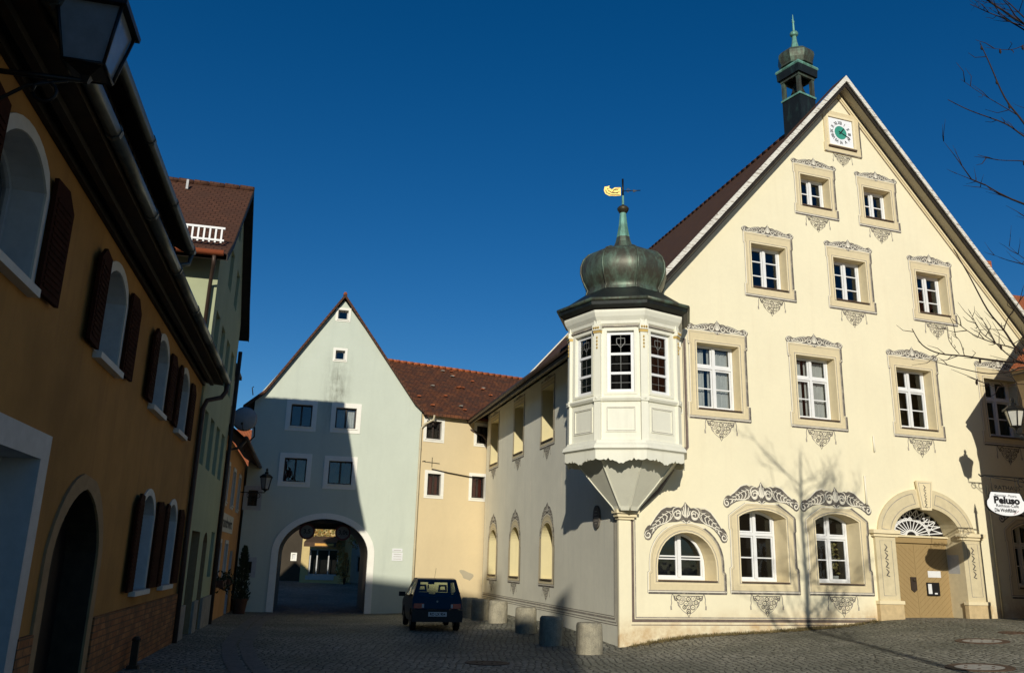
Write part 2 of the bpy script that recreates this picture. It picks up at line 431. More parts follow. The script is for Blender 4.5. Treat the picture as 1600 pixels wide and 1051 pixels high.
# ---------------------------------------------------------------- mesh builder
class MB:
    def __init__(s):
        s.v = []; s.f = []; s.m = []; s.mats = []; s.M = None; s.sm = []
    def mi(s, mat):
        if mat not in s.mats:
            s.mats.append(mat)
        return s.mats.index(mat)
    def add(s, vs, fs, mat, smooth=False):
        o = len(s.v); k = s.mi(mat)
        for p in vs:
            p = Vector(p)
            s.v.append(s.M @ p if s.M else p)
        for f in fs:
            s.f.append([i + o for i in f]); s.m.append(k); s.sm.append(smooth)
        return s
    def box(s, x0, x1, y0, y1, z0, z1, mat):
        vs = [(x, y, z) for z in (z0, z1) for y in (y0, y1) for x in (x0, x1)]
        return s.add(vs, [(0, 2, 3, 1), (4, 5, 7, 6), (0, 1, 5, 4), (2, 6, 7, 3), (0, 4, 6, 2), (1, 3, 7, 5)], mat)
    def quad(s, a, b, c, d, mat):
        return s.add([a, b, c, d], [(0, 1, 2, 3)], mat)
    def poly(s, outer, holes, y, mat, fn=None):
        """flat polygon with holes in the xz plane at depth y"""
        loops = [outer] + list(holes)
        if fn is None:
            fn = lambda x, z: (x, y, z)
        pts = [Vector((p[0], p[1], 0)) for l in loops for p in l]
        tris = tessellate_polygon([[Vector((p[0], p[1], 0)) for p in l] for l in loops])
        fs = []
        for t in tris:
            a, b, c = (pts[i] for i in t)
            ar = (b.x - a.x) * (c.y - a.y) - (b.y - a.y) * (c.x - a.x)
            if abs(ar) < 1e-9:
                continue
            fs.append(tuple(t) if ar > 0 else (t[0], t[2], t[1]))
        return s.add([fn(p.x, p.y) for p in pts], fs, mat)
    def prism(s, outer, y0, y1, mat, side=None):
        """xz polygon pushed from y0 to y1 with caps"""
        s.poly(outer, [], y0, mat); s.poly(outer, [], y1, mat)
        n = len(outer)
        vs = [(p[0], y0, p[1]) for p in outer] + [(p[0], y1, p[1]) for p in outer]
        return s.add(vs, [(i, (i + 1) % n, n + (i + 1) % n, n + i) for i in range(n)], side or mat)
    def ring(s, outer, inner, y0, y1, mat):
        """frame: polygon with one hole, pushed y0..y1"""
        s.poly(outer, [inner], y0, mat)
        for l in (outer, inner):
            n = len(l)
            vs = [(p[0], y0, p[1]) for p in l] + [(p[0], y1, p[1]) for p in l]
            s.add(vs, [(i, (i + 1) % n, n + (i + 1) % n, n + i) for i in range(n)], mat)
        return s
    def reveal(s, hole, y0, y1, mat, shrink=0.0):
        n = len(hole)
        cx = sum(p[0] for p in hole) / n
        inn = [(cx + (p[0] - cx) * (1 - shrink), p[1]) for p in hole]
        vs = [(p[0], y0, p[1]) for p in hole] + [(p[0], y1, p[1]) for p in inn]
        return s.add(vs, [(i, (i + 1) % n, n + (i + 1) % n, n + i) for i in range(n)], mat)
    def tube(s, path, r, mat, n=6, cap=True, smooth=True):
        P = [Vector(p) for p in path]
        R = r if isinstance(r, (list, tuple)) else [r] * len(P)
        rings = []; up = None
        for i, p in enumerate(P):
            t = (P[min(i + 1, len(P) - 1)] - P[max(i - 1, 0)])
            if t.length < 1e-9:
                t = Vector((0, 0, 1))
            t.normalize()
            if up is None or abs(t.dot(up)) > 0.95:
                up = Vector((0, 0, 1)) if abs(t.z) < 0.9 else Vector((1, 0, 0))
            a = t.cross(up).normalized(); b = a.cross(t).normalized()
            up = b
            rings.append([p + (a * cos(2 * pi * k / n) + b * sin(2 * pi * k / n)) * R[i] for k in range(n)])
        vs = [q for rg in rings for q in rg]
        fs = [(i * n + k, i * n + (k + 1) % n, (i + 1) * n + (k + 1) % n, (i + 1) * n + k) for i in range(len(P) - 1) for k in range(n)]
        if cap:
            fs.append(tuple(range(n - 1, -1, -1))); fs.append(tuple((len(P) - 1) * n + k for k in range(n)))
        return s.add(vs, fs, mat, smooth)
    def lathe(s, prof, n, mat, c=(0, 0, 0), rot=0.0, smooth=False, caps=True):
        vs = []
        for r, z in prof:
            for k in range(n):
                a = rot + 2 * pi * k / n
                vs.append((c[0] + r * cos(a), c[1] + r * sin(a), c[2] + z))
        fs = [(i * n + k, i * n + (k + 1) % n, (i + 1) * n + (k + 1) % n, (i + 1) * n + k) for i in range(len(prof) - 1) for k in range(n)]
        if caps:
            fs.append(tuple(range(n - 1, -1, -1))); fs.append(tuple((len(prof) - 1) * n + k for k in range(n)))
        return s.add(vs, fs, mat, smooth)
    def ribbon(s, path, w, y, mat, taper=False):
        """painted stroke: flat strip in the xz plane"""
        n = len(path); vs = []
        for i, p in enumerate(path):
            a = path[max(i - 1, 0)]; b = path[min(i + 1, n - 1)]
            tx, tz = b[0] - a[0], b[1] - a[1]
            l = hypot(tx, tz) or 1.0
            ww = w * 0.5 * ((0.25 + 0.75 * sin(pi * (i + 0.5) / n)) if taper else 1.0)
            nx, nz = -tz / l * ww, tx / l * ww
            vs += [(p[0] + nx, y, p[1] + nz), (p[0] - nx, y, p[1] - nz)]
        return s.add(vs, [(2 * i, 2 * i + 1, 2 * i + 3, 2 * i + 2) for i in range(n - 1)], mat)
    def mesh(s, name, merge=False):
        me = bpy.data.meshes.new(name)
        me.from_pydata([tuple(p) for p in s.v], [], s.f)
        for k in s.mats:
            me.materials.append(MATS[k])
        for p, k, sm in zip(me.polygons, s.m, s.sm):
            p.material_index = k
            p.use_smooth = sm
        uv = me.uv_layers.new(name="UVMap")
        Zv = Vector((0, 0, 1))
        for p in me.polygons:
            nn = p.normal
            if abs(nn.z) > 0.999 or nn.length < 0.5:
                ua, va = Vector((1, 0, 0)), Vector((0, 1, 0))
            else:
                ua = Zv.cross(nn).normalized(); va = nn.cross(ua)
            for li in p.loop_indices:
                q = me.vertices[me.loops[li].vertex_index].co
                uv.data[li].uv = (q.dot(ua), q.dot(va))
        me.update()
        return me
    def build(s, name, parent=None, loc=None, rotz=0.0):
        o = bpy.data.objects.new(name, s.mesh(name))
        COL.objects.link(o)
        if parent:
            o.parent = parent
        if loc is not None:
            o.location = loc
        if rotz:
            o.rotation_euler = (0, 0, rotz)
        return o

def put(name, me, parent=None, loc=(0, 0, 0), rotz=0.0):
    o = bpy.data.objects.new(name, me)
    COL.objects.link(o)
    o.parent = parent
    o.location = loc
    o.rotation_euler = (0, 0, rotz)
    return o
def thing(name, label, cat, loc=(0, 0, 0), rotz=0.0, group=None):
    o = bpy.data.objects.new(name, None)
    COL.objects.link(o)
    o.location = loc
    o.rotation_euler = (0, 0, rotz)
    return tag(o, label, cat, group)
def tag(o, label, cat, group=None):
    o["label"] = label; o["category"] = cat
    if group:
        o["group"] = group
    return o
def text_mesh(txt, size, mat, M=None, mb=None, bold=0.0, shear=0.0, width=1.0):
    """lettering as a mesh in the xz plane, facing -y, centred on the origin"""
    cu = bpy.data.curves.new("lettering", 'FONT')
    cu.body = txt; cu.size = size; cu.align_x = 'CENTER'; cu.align_y = 'CENTER'
    cu.offset = bold; cu.shear = shear; cu.resolution_u = 3
    o = bpy.data.objects.new("lettering", cu)
    COL.objects.link(o)
    dg = bpy.context.evaluated_depsgraph_get()
    me = bpy.data.meshes.new_from_object(o.evaluated_get(dg))
    vs = [Vector((p.co.x * width, 0, p.co.y)) for p in me.vertices]
    fs = [tuple(p.vertices) for p in me.polygons]
    bpy.data.objects.remove(o); bpy.data.curves.remove(cu); bpy.data.meshes.remove(me)
    if M is not None:
        vs = [M @ q for q in vs]
    mb.add(vs, fs, mat)
def T(x=0, y=0, z=0):
    return Matrix.Translation((x, y, z))
def RZ(a):
    return Matrix.Rotation(a, 4, 'Z')
def RYm(a):
    return Matrix.Rotation(a, 4, 'Y')

# ---------------------------------------------------------------- ground height
CTRL = [(0, 0, -.05), (0, 8, -.12), (0, 14, -.18), (-5, 10, -.03), (-4, 4, 0), (-7, 18.5, -.2), (-9.7, 28.7, -.36), (-1.9, 23.3, -.22),
        (2.77, 21, -.28), (1.4, 26.5, -.12), (-.75, 35, -.1), (.4, 30.2, -.2), (-4, 33.8, -.42), (-5.4, 33.8, -.45), (-8.6, 33, -.45), (-7, 41, -.42),
        (4.0, 21.5, -.10), (6.35, 22.2, .045), (7.65, 22.7, .12), (9.2, 23.2, .24), (10.0, 23.5, .35), (14, 24.9, .42), (8, 12, .12), (9.5, 15.5, .22),
        (14, 12, .4), (5, 14, -.02), (4, 18, -.12), (7, 18, .08), (-11, 52, .12), (-20, 52, .1), (20, 52, .2), (2, 45, 0), (-20, 20, -.2), (-20, 5, 0),
        (25, 20, .6), (25, 5, .5), (0, -10, -.05), (20, -10, .2), (-20, -10, 0)]
import numpy as np
_P = np.array([c[:2] for c in CTRL], float); _V = np.array([c[2] for c in CTRL], float)
def _phi(d):
    return np.sqrt(d * d + 0.6)
_n = len(_P)
_A = np.zeros((_n + 1, _n + 1))
_A[:_n, :_n] = _phi(np.linalg.norm(_P[:, None] - _P[None], axis=2)); _A[:_n, _n] = 1; _A[_n, :_n] = 1
_w = np.linalg.solve(_A, np.concatenate([_V, [0]]))
def gz(x, y):
    d = _phi(np.hypot(_P[:, 0] - x, _P[:, 1] - y))
    z = float(d @ _w[:_n] + _w[_n])
    r = hypot(x, y - 20)
    k = min(1.0, max(0.0, (r - 38) / 30.0))
    return z * (1 - k) + 0.05 * k

def build_ground():
    def axis(lo, hi, step, far):
        a = [lo + i * step for i in range(int((hi - lo) / step) + 1)]
        ext = [3, 8, 18, 40, 90, 200, 500, 1200]
        return [lo - e for e in reversed(ext)] + a + [a[-1] + e for e in ext]
    xs = axis(-24, 24, 0.6, 0); ys = axis(-6, 58, 0.6, 0)
    vs = [(x, y, gz(x, y)) for y in ys for x in xs]
    nx = len(xs)
    fs = [(j * nx + i, j * nx + i + 1, (j + 1) * nx + i + 1, (j + 1) * nx + i) for j in range(len(ys) - 1) for i in range(nx - 1)]
    mb = MB(); mb.add(vs, fs, "cobblestone", True)
    o = mb.build("ground"); o["kind"] = "structure"
    # drain strip of larger slabs curving along the street
    path = [(-9.2, 36.0), (-8.4, 31.0), (-7.4, 26.0), (-6.55, 22.4), (-5.6, 18.6), (-4.6, 15.6), (-3.75, 13.4), (-3.0, 11.2), (-2.2, 8.6)]
    fine = []
    for a, b in zip(path, path[1:]):
        for k in range(12):
            t = k / 12.0; fine.append((a[0] + (b[0] - a[0]) * t, a[1] + (b[1] - a[1]) * t))
    mb = MB()
    for off, w in ((-0.17, 0.14), (0.17, 0.14)):
        vs = []
        for i, p in enumerate(fine):
            a = fine[max(i - 1, 0)]; b = fine[min(i + 1, len(fine) - 1)]
            tx, ty = b[0] - a[0], b[1] - a[1]; l = hypot(tx, ty)
            nx_, ny_ = ty / l, -tx / l
            for sgn in (-1, 1):
                x = p[0] + nx_ * (off + sgn * w); y = p[1] + ny_ * (off + sgn * w)
                vs.append((x, y, gz(x, y) + 0.012))
        for i in range(len(fine) - 1):
            c = vs[2 * i:2 * i + 4]
            # each slab its own face with an open joint
            q = [Vector(c[0]).lerp(Vector(c[2]), 0.04), Vector(c[1]).lerp(Vector(c[3]), 0.04), Vector(c[3]).lerp(Vector(c[1]), 0.04), Vector(c[2]).lerp(Vector(c[0]), 0.04)]
            mb.add(q, [(0, 1, 2, 3)], "slab_stone")
    o = mb.build("drain_path"); o["kind"] = "structure"
build_ground()

def manhole(x, y, r, label, cover):
    t = thing("manhole_cover", label, "manhole cover", (x, y, gz(x, y)), 0, "manhole covers in the cobbles")
    sx = (gz(x + .4, y) - gz(x - .4, y)) / .8; sy = (gz(x, y + .4) - gz(x, y - .4)) / .8
    t.rotation_euler = (math.atan(sy), -math.atan(sx), 0)
    mb = MB(); prof = [(r, -0.05), (r, 0.012), (r * 0.72, 0.012), (r * 0.72, 0.004)]
    mb.lathe(prof, 40, "castiron", caps=False); mb.build("frame", t)
    mb = MB(); mb.lathe([(r * 0.72, 0.0), (r * 0.72, 0.009), (0.02, 0.010)], 40, cover)
    for k in range(6):
        a = k * pi / 3
        mb.box(-0.02 + cos(a) * r * .45, 0.02 + cos(a) * r * .45, -0.02 + sin(a) * r * .45, 0.02 + sin(a) * r * .45, 0.008, 0.016, "castiron")
    mb.build("cover", t)
manhole(10.06, 18.5, 0.52, "round manhole cover in sunlit cobbles just below the wooden gate", "cover_stone")
manhole(7.87, 14.64, 0.52, "largest round manhole cover, at the bottom edge of the sunlit cobbles", "cover_stone")
manhole(-0.3, 16.6, 0.42, "dark round manhole cover in shaded cobbles in front of the car", "castiron")
manhole(11.6, 20.0, 0.3, "small rusty drain cover in cobbles right of the gate", "castiron")

# ---------------------------------------------------------------- openings and painted ornament
def rect(xc, w, z0, z1):
    return [(xc - w / 2, z0), (xc + w / 2, z0), (xc + w / 2, z1), (xc - w / 2, z1)]
def arch(xc, w, z0, zs, rise, n=16):
    """rectangle with an elliptical head springing at zs"""
    pts = [(xc - w / 2, z0), (xc + w / 2, z0)]
    for k in range(n + 1):
        a = pi * k / n
        pts.append((xc + w / 2 * cos(a), zs + rise * sin(a)))
    return pts
def segarch(xc, w, z0, zs, rise, n=10):
    R = (w * w / 4 + rise * rise) / (2 * rise)
    a0 = math.asin(w / 2 / R)
    pts = [(xc - w / 2, z0), (xc + w / 2, z0)]
    for k in range(n + 1):
        a = a0 - 2 * a0 * k / n
        pts.append((xc + R * sin(a), zs + rise - R + R * cos(a)))
    return pts
def spiral(cx, cz, r0, r1, a0, turns, n=22):
    return [(cx + (r0 + (r1 - r0) * k / n) * cos(a0 + 2 * pi * turns * k / n), cz + (r0 + (r1 - r0) * k / n) * sin(a0 + 2 * pi * turns * k / n)) for k in range(n + 1)]
def crest(mb, fmap, hs, fat=False):
    """acanthus crest; fmap(s,h) with s in -1..1 along the head and h the height above it"""
    top = [(0, .34), (.045, .27), (.10, .23), (.15, .24), (.22, .235), (.28, .21), (.34, .22), (.42, .205), (.50, .19), (.58, .165), (.66, .14), (.74, .135), (.80, .165), (.86, .175), (.92, .165), (.97, .13), (1.0, .085), (.985, .03), (.95, 0), (.90, -.005), (.84, .01), (.76, .02), (.66, .03), (.55, .03), (.42, .02), (.30, -.005), (.20, -.02), (.12, -.01), (.05, -.04), (0, -.07)]
    if fat:
        top = [(s, h * (1 + .40 * sin(pi * min(1, max(0, (s - .12) / .80)))) if h > .1 and s > .12 else h) for s, h in top]
    outl = [(s, h) for s, h in top] + [(-s, h) for s, h in reversed(top[1:-1])]
    mb.poly([fmap(s, h * hs) for s, h in outl], [], -0.006, "ornament_dark")
    def st(path, w, mat="ornament_light", tp=True, y=-0.009):
        for sg in (1, -1):
            mb.ribbon([fmap(sg * s, h * hs) for s, h in path], w, y, mat, tp)
    q = hs
    st(spiral(.17, .10, .095, .025, 1.9, -1.35), .026 * q)
    st(spiral(.90, .085, .075, .02, 2.6, -1.3), .024 * q)
    st([(.25, .14), (.33, .06), (.45, .035), (.60, .06), (.72, .09), (.83, .04)], .022 * q)
    if fat:
        st([(.22, .27), (.32, .31), (.46, .285), (.60, .225), (.76, .165)], .020 * q)
        st(spiral(.17, .14, .115, .03, 1.9, -1.35), .030 * q)
    for k in range(6):
        s0 = .30 + .085 * k
        ff = 1.36 if fat else 1.0
        h0 = (.17 - .016 * k) * ff
        st([(s0 + .085, h0), (s0 + .03, h0 * .86), (s0 + .005, h0 * .62), (s0 + .03, h0 * .40), (s0 + .075, .05)], (.016 + .005 * (k % 2)) * q)
    st([(.24, .20), (.34, .195), (.46, .175), (.60, .14), (.74, .115)], .012 * q)
    for k, (s1, h1) in enumerate(((0.0, .31), (.045, .245), (.085, .185))):
        if s1 == 0:
            mb.ribbon([fmap(0, .06 * hs), fmap(0, .18 * hs), fmap(0, .315 * hs)], .03 * q, -0.009, "ornament_light", True)
        else:
            st([(.012, .05), (s1 * .8, h1 * .6), (s1, h1)], .026 * q)
    st([(.02, -.04), (.06, 0), (.10, -.01)], .018 * q)
def festoon(mb, xc, z, sc=1.0):
    d = "ornament_grey"
    def rib(p, w=.016, mat=d):
        mb.ribbon([(xc + x * sc, z + h * sc) for x, h in p], w * sc, -0.007, mat)
    rib([(-.40, 0), (-.36, -.05), (.36, -.05), (.40, 0)], .014, "ornament_dark")
    rows = [(-.115, .235, 5), (-.205, .185, 4), (-.29, .105, 3), (-.365, .0, 1)]
    for h, hw, n in rows:
        for k in range(n):
            x = -hw + 2 * hw * k / max(1, n - 1)
            hh = h + .035 * (x / .25) ** 2
            rx = .040 + .008 * ((k * 7 + n) % 3)
            circ = [(x + rx * cos(2 * pi * j / 10), hh + rx * .92 * sin(2 * pi * j / 10)) for j in range(11)]
            rib(circ, .019, "ornament_dark" if (k + n) % 2 else "ornament_grey")
            rib([(x - .012, hh + .004), (x + .014, hh - .006)], .030, "ornament_grey")
    for sg in (-1, 1):
        rib([(sg * x, h) for x, h in [(.36, -.05), (.34, -.12), (.29, -.15), (.27, -.11), (.31, -.09)]], .026, "ornament_dark")
        rib([(sg * x, h) for x, h in [(.26, -.17), (.25, -.24), (.20, -.29)]], .030, "ornament_grey")
    rib([(-.045, -.40), (0, -.49), (.045, -.40), (0, -.365), (-.045, -.40)], .018, "ornament_dark")
    for sg in (-1, 1):
        rib([(sg * .285, -.16), (sg * .235, -.27), (sg * .14, -.36), (sg * .04, -.42)], .013, "ornament_grey")
        rib([(sg * .40, -.02), (sg * .425, -.12), (sg * .415, -.20), (sg * .435, -.26)], .022)
        rib([(sg * .435, -.26), (sg * .43, -.34)], .040)
        rib([(sg * .36, -.06), (sg * .30, -.11), (sg * .34, -.15)], .022)

def offset_poly(poly, d):
    """grow a convex-ish polygon outward by d"""
    n = len(poly); out = []
    ar = sum(poly[i][0] * poly[(i + 1) % n][1] - poly[(i + 1) % n][0] * poly[i][1] for i in range(n))
    sg = 1 if ar > 0 else -1
    for i in range(n):
        a, b, c = poly[i - 1], poly[i], poly[(i + 1) % n]
        def nrm(p, q):
            l = hypot(q[0] - p[0], q[1] - p[1]) or 1e-9
            return ((q[1] - p[1]) / l * sg, -(q[0] - p[0]) / l * sg)
        n1, n2 = nrm(a, b), nrm(b, c)
        mx, mz = n1[0] + n2[0], n1[1] + n2[1]
        k = 2.0 / max(0.3, mx * mx + mz * mz)
        out.append((b[0] + mx * d * k, b[1] + mz * d * k))
    return out

WCACHE = {}
def sash(op, y, w, z0, z1, kind, bars, mat="white_paint", fw=0.065):
    """white timber window; op polygon of the opening (centred on 0), y depth of its face"""
    mb = MB(); gl = MB()
    inner = offset_poly(op, -fw)
    mb.ring(op, inner, y, y + 0.06, mat)
    gl.poly(inner, [], y + 0.035, "window_glass")
    zb = min(p[1] for p in inner); zt = max(p[1] for p in inner)
    xi = max(p[0] for p in inner)
    def ztop(x):
        best = zt
        pts = inner
        for i in range(len(pts)):
            a, b = pts[i], pts[(i + 1) % len(pts)]
            if (a[0] - x) * (b[0] - x) <= 0 and abs(a[0] - b[0]) > 1e-6:
                zz = a[1] + (b[1] - a[1]) * (x - a[0]) / (b[0] - a[0])
                if zz > zb + 0.1:
                    best = zz
        return best
    def ribs(x0, x1, za, zb_, yy0, yy1):
        mb.box(x0, x1, yy0, yy1, za, zb_, mat)
    tz = None
    if kind == "cross":                      # transom at 2/3 height and casements below
        tz = z0 + (z1 - z0) * bars["transom"]
        ribs(-xi, xi, tz - .038, tz + .038, y - .018, y + .055)
    ribs(-.038, .038, zb, ztop(0) + .01, y - .022, y + .05)
    for sg in (-1, 1):
        xa, xb = (.046, xi - .008)
        # casement stiles
        for (za, zc) in ([(zb, tz - .046), (tz + .046, None)] if tz else [(zb, None)]):
            lo = za
            hi = zc if zc is not None else min(ztop(sg * (xa + .02)), 99)
            ribs(min(sg * xa, sg * (xa + .035)), max(sg * xa, sg * (xa + .035)), lo, hi, y + .010, y + .045)
            hi2 = zc if zc is not None else ztop(sg * (xb - .04))
            ribs(min(sg * xb, sg * (xb - .035)), max(sg * xb, sg * (xb - .035)), lo, hi2, y + .010, y + .045)
            ribs(min(sg * (xa + .035), sg * (xb - .035)), max(sg * (xa + .035), sg * (xb - .035)), lo, lo + .04, y + .012, y + .045)
            if zc is not None or tz is None:
                zh = (zc if zc is not None else min(ztop(sg * (xa + .04)), ztop(sg * (xb - .04)))) - .004
                ribs(min(sg * (xa + .035), sg * (xb - .035)), max(sg * (xa + .035), sg * (xb - .035)), zh - .036, zh, y + .012, y + .045)
        for fz in bars["h"]:
            zz = z0 + (z1 - z0) * fz
            ribs(min(sg * (xa + .035), sg * (xb - .035)), max(sg * (xa + .035), sg * (xb - .035)), zz - .016, zz + .016, y + .008, y + .044)
    return mb, gl

def hall_window(parent, key, loc, rotz=0.0, curtain=None, plant=False, side=False, label=None):
    """key selects the type; every piece of a type shares its mesh"""
    if key not in WCACHE:
        D = {}
        sp = HALL_TYPES[key]
        op = sp["open"]; w = max(p[0] for p in op) * 2
        z1 = max(p[1] for p in op)
        dep = sp["depth"]
        op_in = [(p[0] * (1 - sp["splay"]), p[1]) for p in op]
        fr, gl = sash(op_in, dep, w, 0, z1, sp["kind"], sp["bars"])
        D["window"] = fr.mesh("window"); D["pane"] = gl.mesh("pane")
        so = sp["outer"]
        s = MB()
        sb = "stucco_band" if not side else "ornament_grey"
        s.poly(so, [op], -0.004, "stucco_band")
        # painted mouldings: light bead by the opening, fine lines, edge lines to right and below
        b1 = offset_poly(op, 0.035); b2 = offset_poly(op, 0.055)
        s.poly(b1, [op], -0.007, "stucco_light"); s.poly(b2, [b1], -0.007, "ornament_grey")
        b3 = offset_poly(op, 0.085); b4 = offset_poly(op, 0.10)
        s.poly(b4, [b3], -0.007, "stucco_light")
        b5 = offset_poly(so, -0.055); b6 = offset_poly(so, -0.065)
        s.poly(b5, [b6], -0.007, "ornament_grey")
        n = len(so)
        for i in range(n):
            a, b = so[i], so[(i + 1) % n]
            tx, tz = b[0] - a[0], b[1] - a[1]; l = hypot(tx, tz)
            nx, nz = tz / l, -tx / l
            if nx > 0.5:
                s.ribbon([(a[0] - .01, a[1]), (b[0] - .01, b[1])], .05, -0.0085, "ornament_dark")
                s.ribbon([(a[0] - .045, a[1]), (b[0] - .045, b[1])], .02, -0.0095, "ornament_grey")
            elif nx < -0.5:
                s.ribbon([a, b], .026, -0.0085, "ornament_light")
                s.ribbon([(a[0] - .022, a[1]), (b[0] - .022, b[1])], .012, -0.0085, "ornament_grey")
            elif nz < -0.5:
                s.ribbon([(a[0], a[1] + .005), (b[0], b[1] + .005)], .045, -0.0085, "ornament_dark")
                s.ribbon([(a[0], a[1] + .04), (b[0], b[1] + .04)], .02, -0.0095, "ornament_light")
                s.ribbon([(a[0], a[1] + .065), (b[0], b[1] + .065)], .022, -0.0095, "ornament_grey")
            else:
                s.ribbon([a, b], .022, -0.0085, "ornament_light")
        D["surround"] = s.mesh("surround")
        c = MB(); crest(c, sp["crest"], sp["crest_h"], key in ("arched", "ground")); D["crest"] = c.mesh("crest")
        f = MB(); festoon(f, 0, min(p[1] for p in so), 1.14 * sp.get("fest", 1.0)); D["festoon"] = f.mesh("festoon")
        sl = MB(); sl.box(-w / 2 - .0, w / 2 + .0, -.05, dep - .002, -.035, -.004, "sill_metal"); D["sill"] = sl.mesh("sill")
        WCACHE[key] = D
        for ck in ("curtain", "wine_curtain"):
            cu = MB(); xw = w / 2 * (1 - sp["splay"]) - .06
            vs = []; nn = 46
            for k in range(nn + 1):
                x = -xw + 2 * xw * k / nn
                yy = dep + .16 + .022 * sin(k * 2.1) + .012 * sin(k * 0.9)
                vs += [(x, yy, .05 + .03 * abs(sin(k * .5))), (x, yy, z1 - .08)]
            cu.add(vs, [(2 * k, 2 * k + 2, 2 * k + 3, 2 * k + 1) for k in range(nn) if not (ck == "curtain" and (abs(k - 16) < 3))], ck, True)
            D[ck] = cu.mesh("curtain")
    D = WCACHE[key]
    o = put("window", D["window"], parent, loc, rotz)
    if label:
        o["label"] = label
    for nm in ("pane", "surround", "crest", "festoon", "sill"):
        put(nm, D[nm], o)
    if curtain:
        put("curtain", D[curtain], o)
    if plant:
        mb = MB(); rnd = random.Random(3)
        mb.lathe([(.07, 0), (.10, .14), (.09, .15)], 10, "white_paint", (.32, .62, .04))
        for k in range(90):
            h = rnd.uniform(.1, .95); r = .17 * (1 - (h - .4) ** 2) * rnd.random() ** .5; a = rnd.uniform(0, 6.28)
            p = Vector((.32 + r * cos(a), .62 + r * sin(a) * .6, .15 + h)); d = Vector((rnd.gauss(0, 1), rnd.gauss(0, 1), rnd.gauss(0, 1))).normalized() * .055; e = d.cross(Vector((rnd.gauss(0, 1), rnd.gauss(0, 1), .3))).normalized() * .03
            mb.add([p - d, p + e, p + d, p - e], [(0, 1, 2, 3)], "leaf_ivy")
        mb.build("pot_plant", o)
    return o
def straight(hw, z):
    return lambda s, h: (s * hw, z + h)
def along(path):
    seg = [0.0]
    for a, b in zip(path, path[1:]):
        seg.append(seg[-1] + hypot(b[0] - a[0], b[1] - a[1]))
    def f(s, h):
        t = (s + 1) / 2 * seg[-1]
        t = min(max(t, 0), seg[-1])
        i = 0
        while i < len(seg) - 2 and seg[i + 1] < t:
            i += 1
        k = (t - seg[i]) / (seg[i + 1] - seg[i])
        a, b = path[i], path[i + 1]
        l = hypot(b[0] - a[0], b[1] - a[1])
        return (a[0] + (b[0] - a[0]) * k - (b[1] - a[1]) / l * h, a[1] + (b[1] - a[1]) * k + (b[0] - a[0]) / l * h)
    return f
def eared(hw, z0, z1, ear=.055, lo=.42, hi=.42):
    return [(-hw, z0), (hw, z0), (hw, z0 + lo), (hw - ear, z0 + lo + .02), (hw - ear, z1 - hi), (hw - .02, z1 - hi + .02), (hw - .02, z1), (-hw + .02, z1), (-hw + .02, z1 - hi + .02), (-hw + ear, z1 - hi), (-hw + ear, z0 + lo + .02), (-hw, z0 + lo)]
def semi_outer(hw, z0, zs, rise, step=.05, n=18):
    pts = [(-hw - step, z0), (hw + step, z0), (hw + step, zs - .25), (hw, zs - .22)]
    for k in range(n + 1):
        a = pi * k / n
        pts.append((hw * cos(a), zs + rise * sin(a)))
    return pts + [(-hw, zs - .22), (-hw - step, zs - .25)]
def g_outer(hw, z0, zs, zt, flat, step=.05):
    return [(-hw - step, z0), (hw + step, z0), (hw + step, z0 + .62), (hw, z0 + .65), (hw, zs - .45), (hw + .03, zs - .42), (hw + .03, zs - .08), (hw * .80, zs + .08), (flat, zt), (-flat, zt), (-hw * .80, zs + .08), (-hw - .03, zs - .08), (-hw - .03, zs - .42), (-hw, zs - .45), (-hw, z0 + .65), (-hw - step, z0 + .62)]
semi_path = [(-1.21 * cos(radians(27 + 126 * k / 20)), .42 + 1.04 * sin(radians(27 + 126 * k / 20))) for k in range(21)]
g_path = [(-1.14, 1.80), (-1.0, 1.86), (-.80, 1.95), (-.50, 2.02), (-.22, 2.05), (0, 2.055), (.22, 2.05), (.50, 2.02), (.80, 1.95), (1.0, 1.86), (1.14, 1.80)]
HALL_TYPES = {
    "first": dict(open=rect(0, 1.33, 0, 1.79), depth=.27, splay=.06, kind="cross", bars=dict(transom=.66, h=[.33]), outer=eared(.95, -.29, 2.13), crest=straight(.99, 2.13), crest_h=1.02),
    "second": dict(open=rect(0, 1.19, 0, 1.31), depth=.27, splay=.06, kind="two", bars=dict(h=[.335, .665]), outer=eared(.855, -.31, 1.64, .05, .36, .36), crest=straight(.90, 1.64), crest_h=.95, fest=.92),
    "third": dict(open=rect(0, 1.06, 0, 1.0), depth=.27, splay=.06, kind="two", bars=dict(h=[.5]), outer=eared(.79, -.34, 1.33, .05, .33, .33), crest=straight(.84, 1.33), crest_h=.88, fest=.88),
    "arched": dict(open=arch(0, 1.68, 0, .32, .84), depth=.42, splay=.10, kind="two", bars=dict(h=[.44]), outer=semi_outer(1.06, -.32, .42, .98), crest=along(semi_path), crest_h=1.35),
    "ground": dict(open=segarch(0, 1.45, 0, 1.62, .20), depth=.42, splay=.10, kind="cross", bars=dict(transom=.66, h=[.33]), outer=g_outer(1.0, -.30, 1.72, 1.98, .5), crest=along(g_path), crest_h=1.45),
    "side_upper": dict(open=rect(0, 1.25, 0, 1.75), depth=.40, splay=.0, kind="cross", bars=dict(transom=.66, h=[.33]), outer=eared(.80, -.22, 1.98, .04), crest=straight(.80, 1.98), crest_h=.5, fest=.8),
    "side_lower": dict(open=arch(0, 1.20, 0, 1.20, .50), depth=.40, splay=.0, kind="two", bars=dict(h=[.35]), outer=semi_outer(.78, -.22, 1.22, .74, .04), crest=along([(-.62 * cos(pi * k / 12), 1.22 + .78 * sin(pi * k / 12)) for k in range(13)]), crest_h=1.0, fest=.8),
}

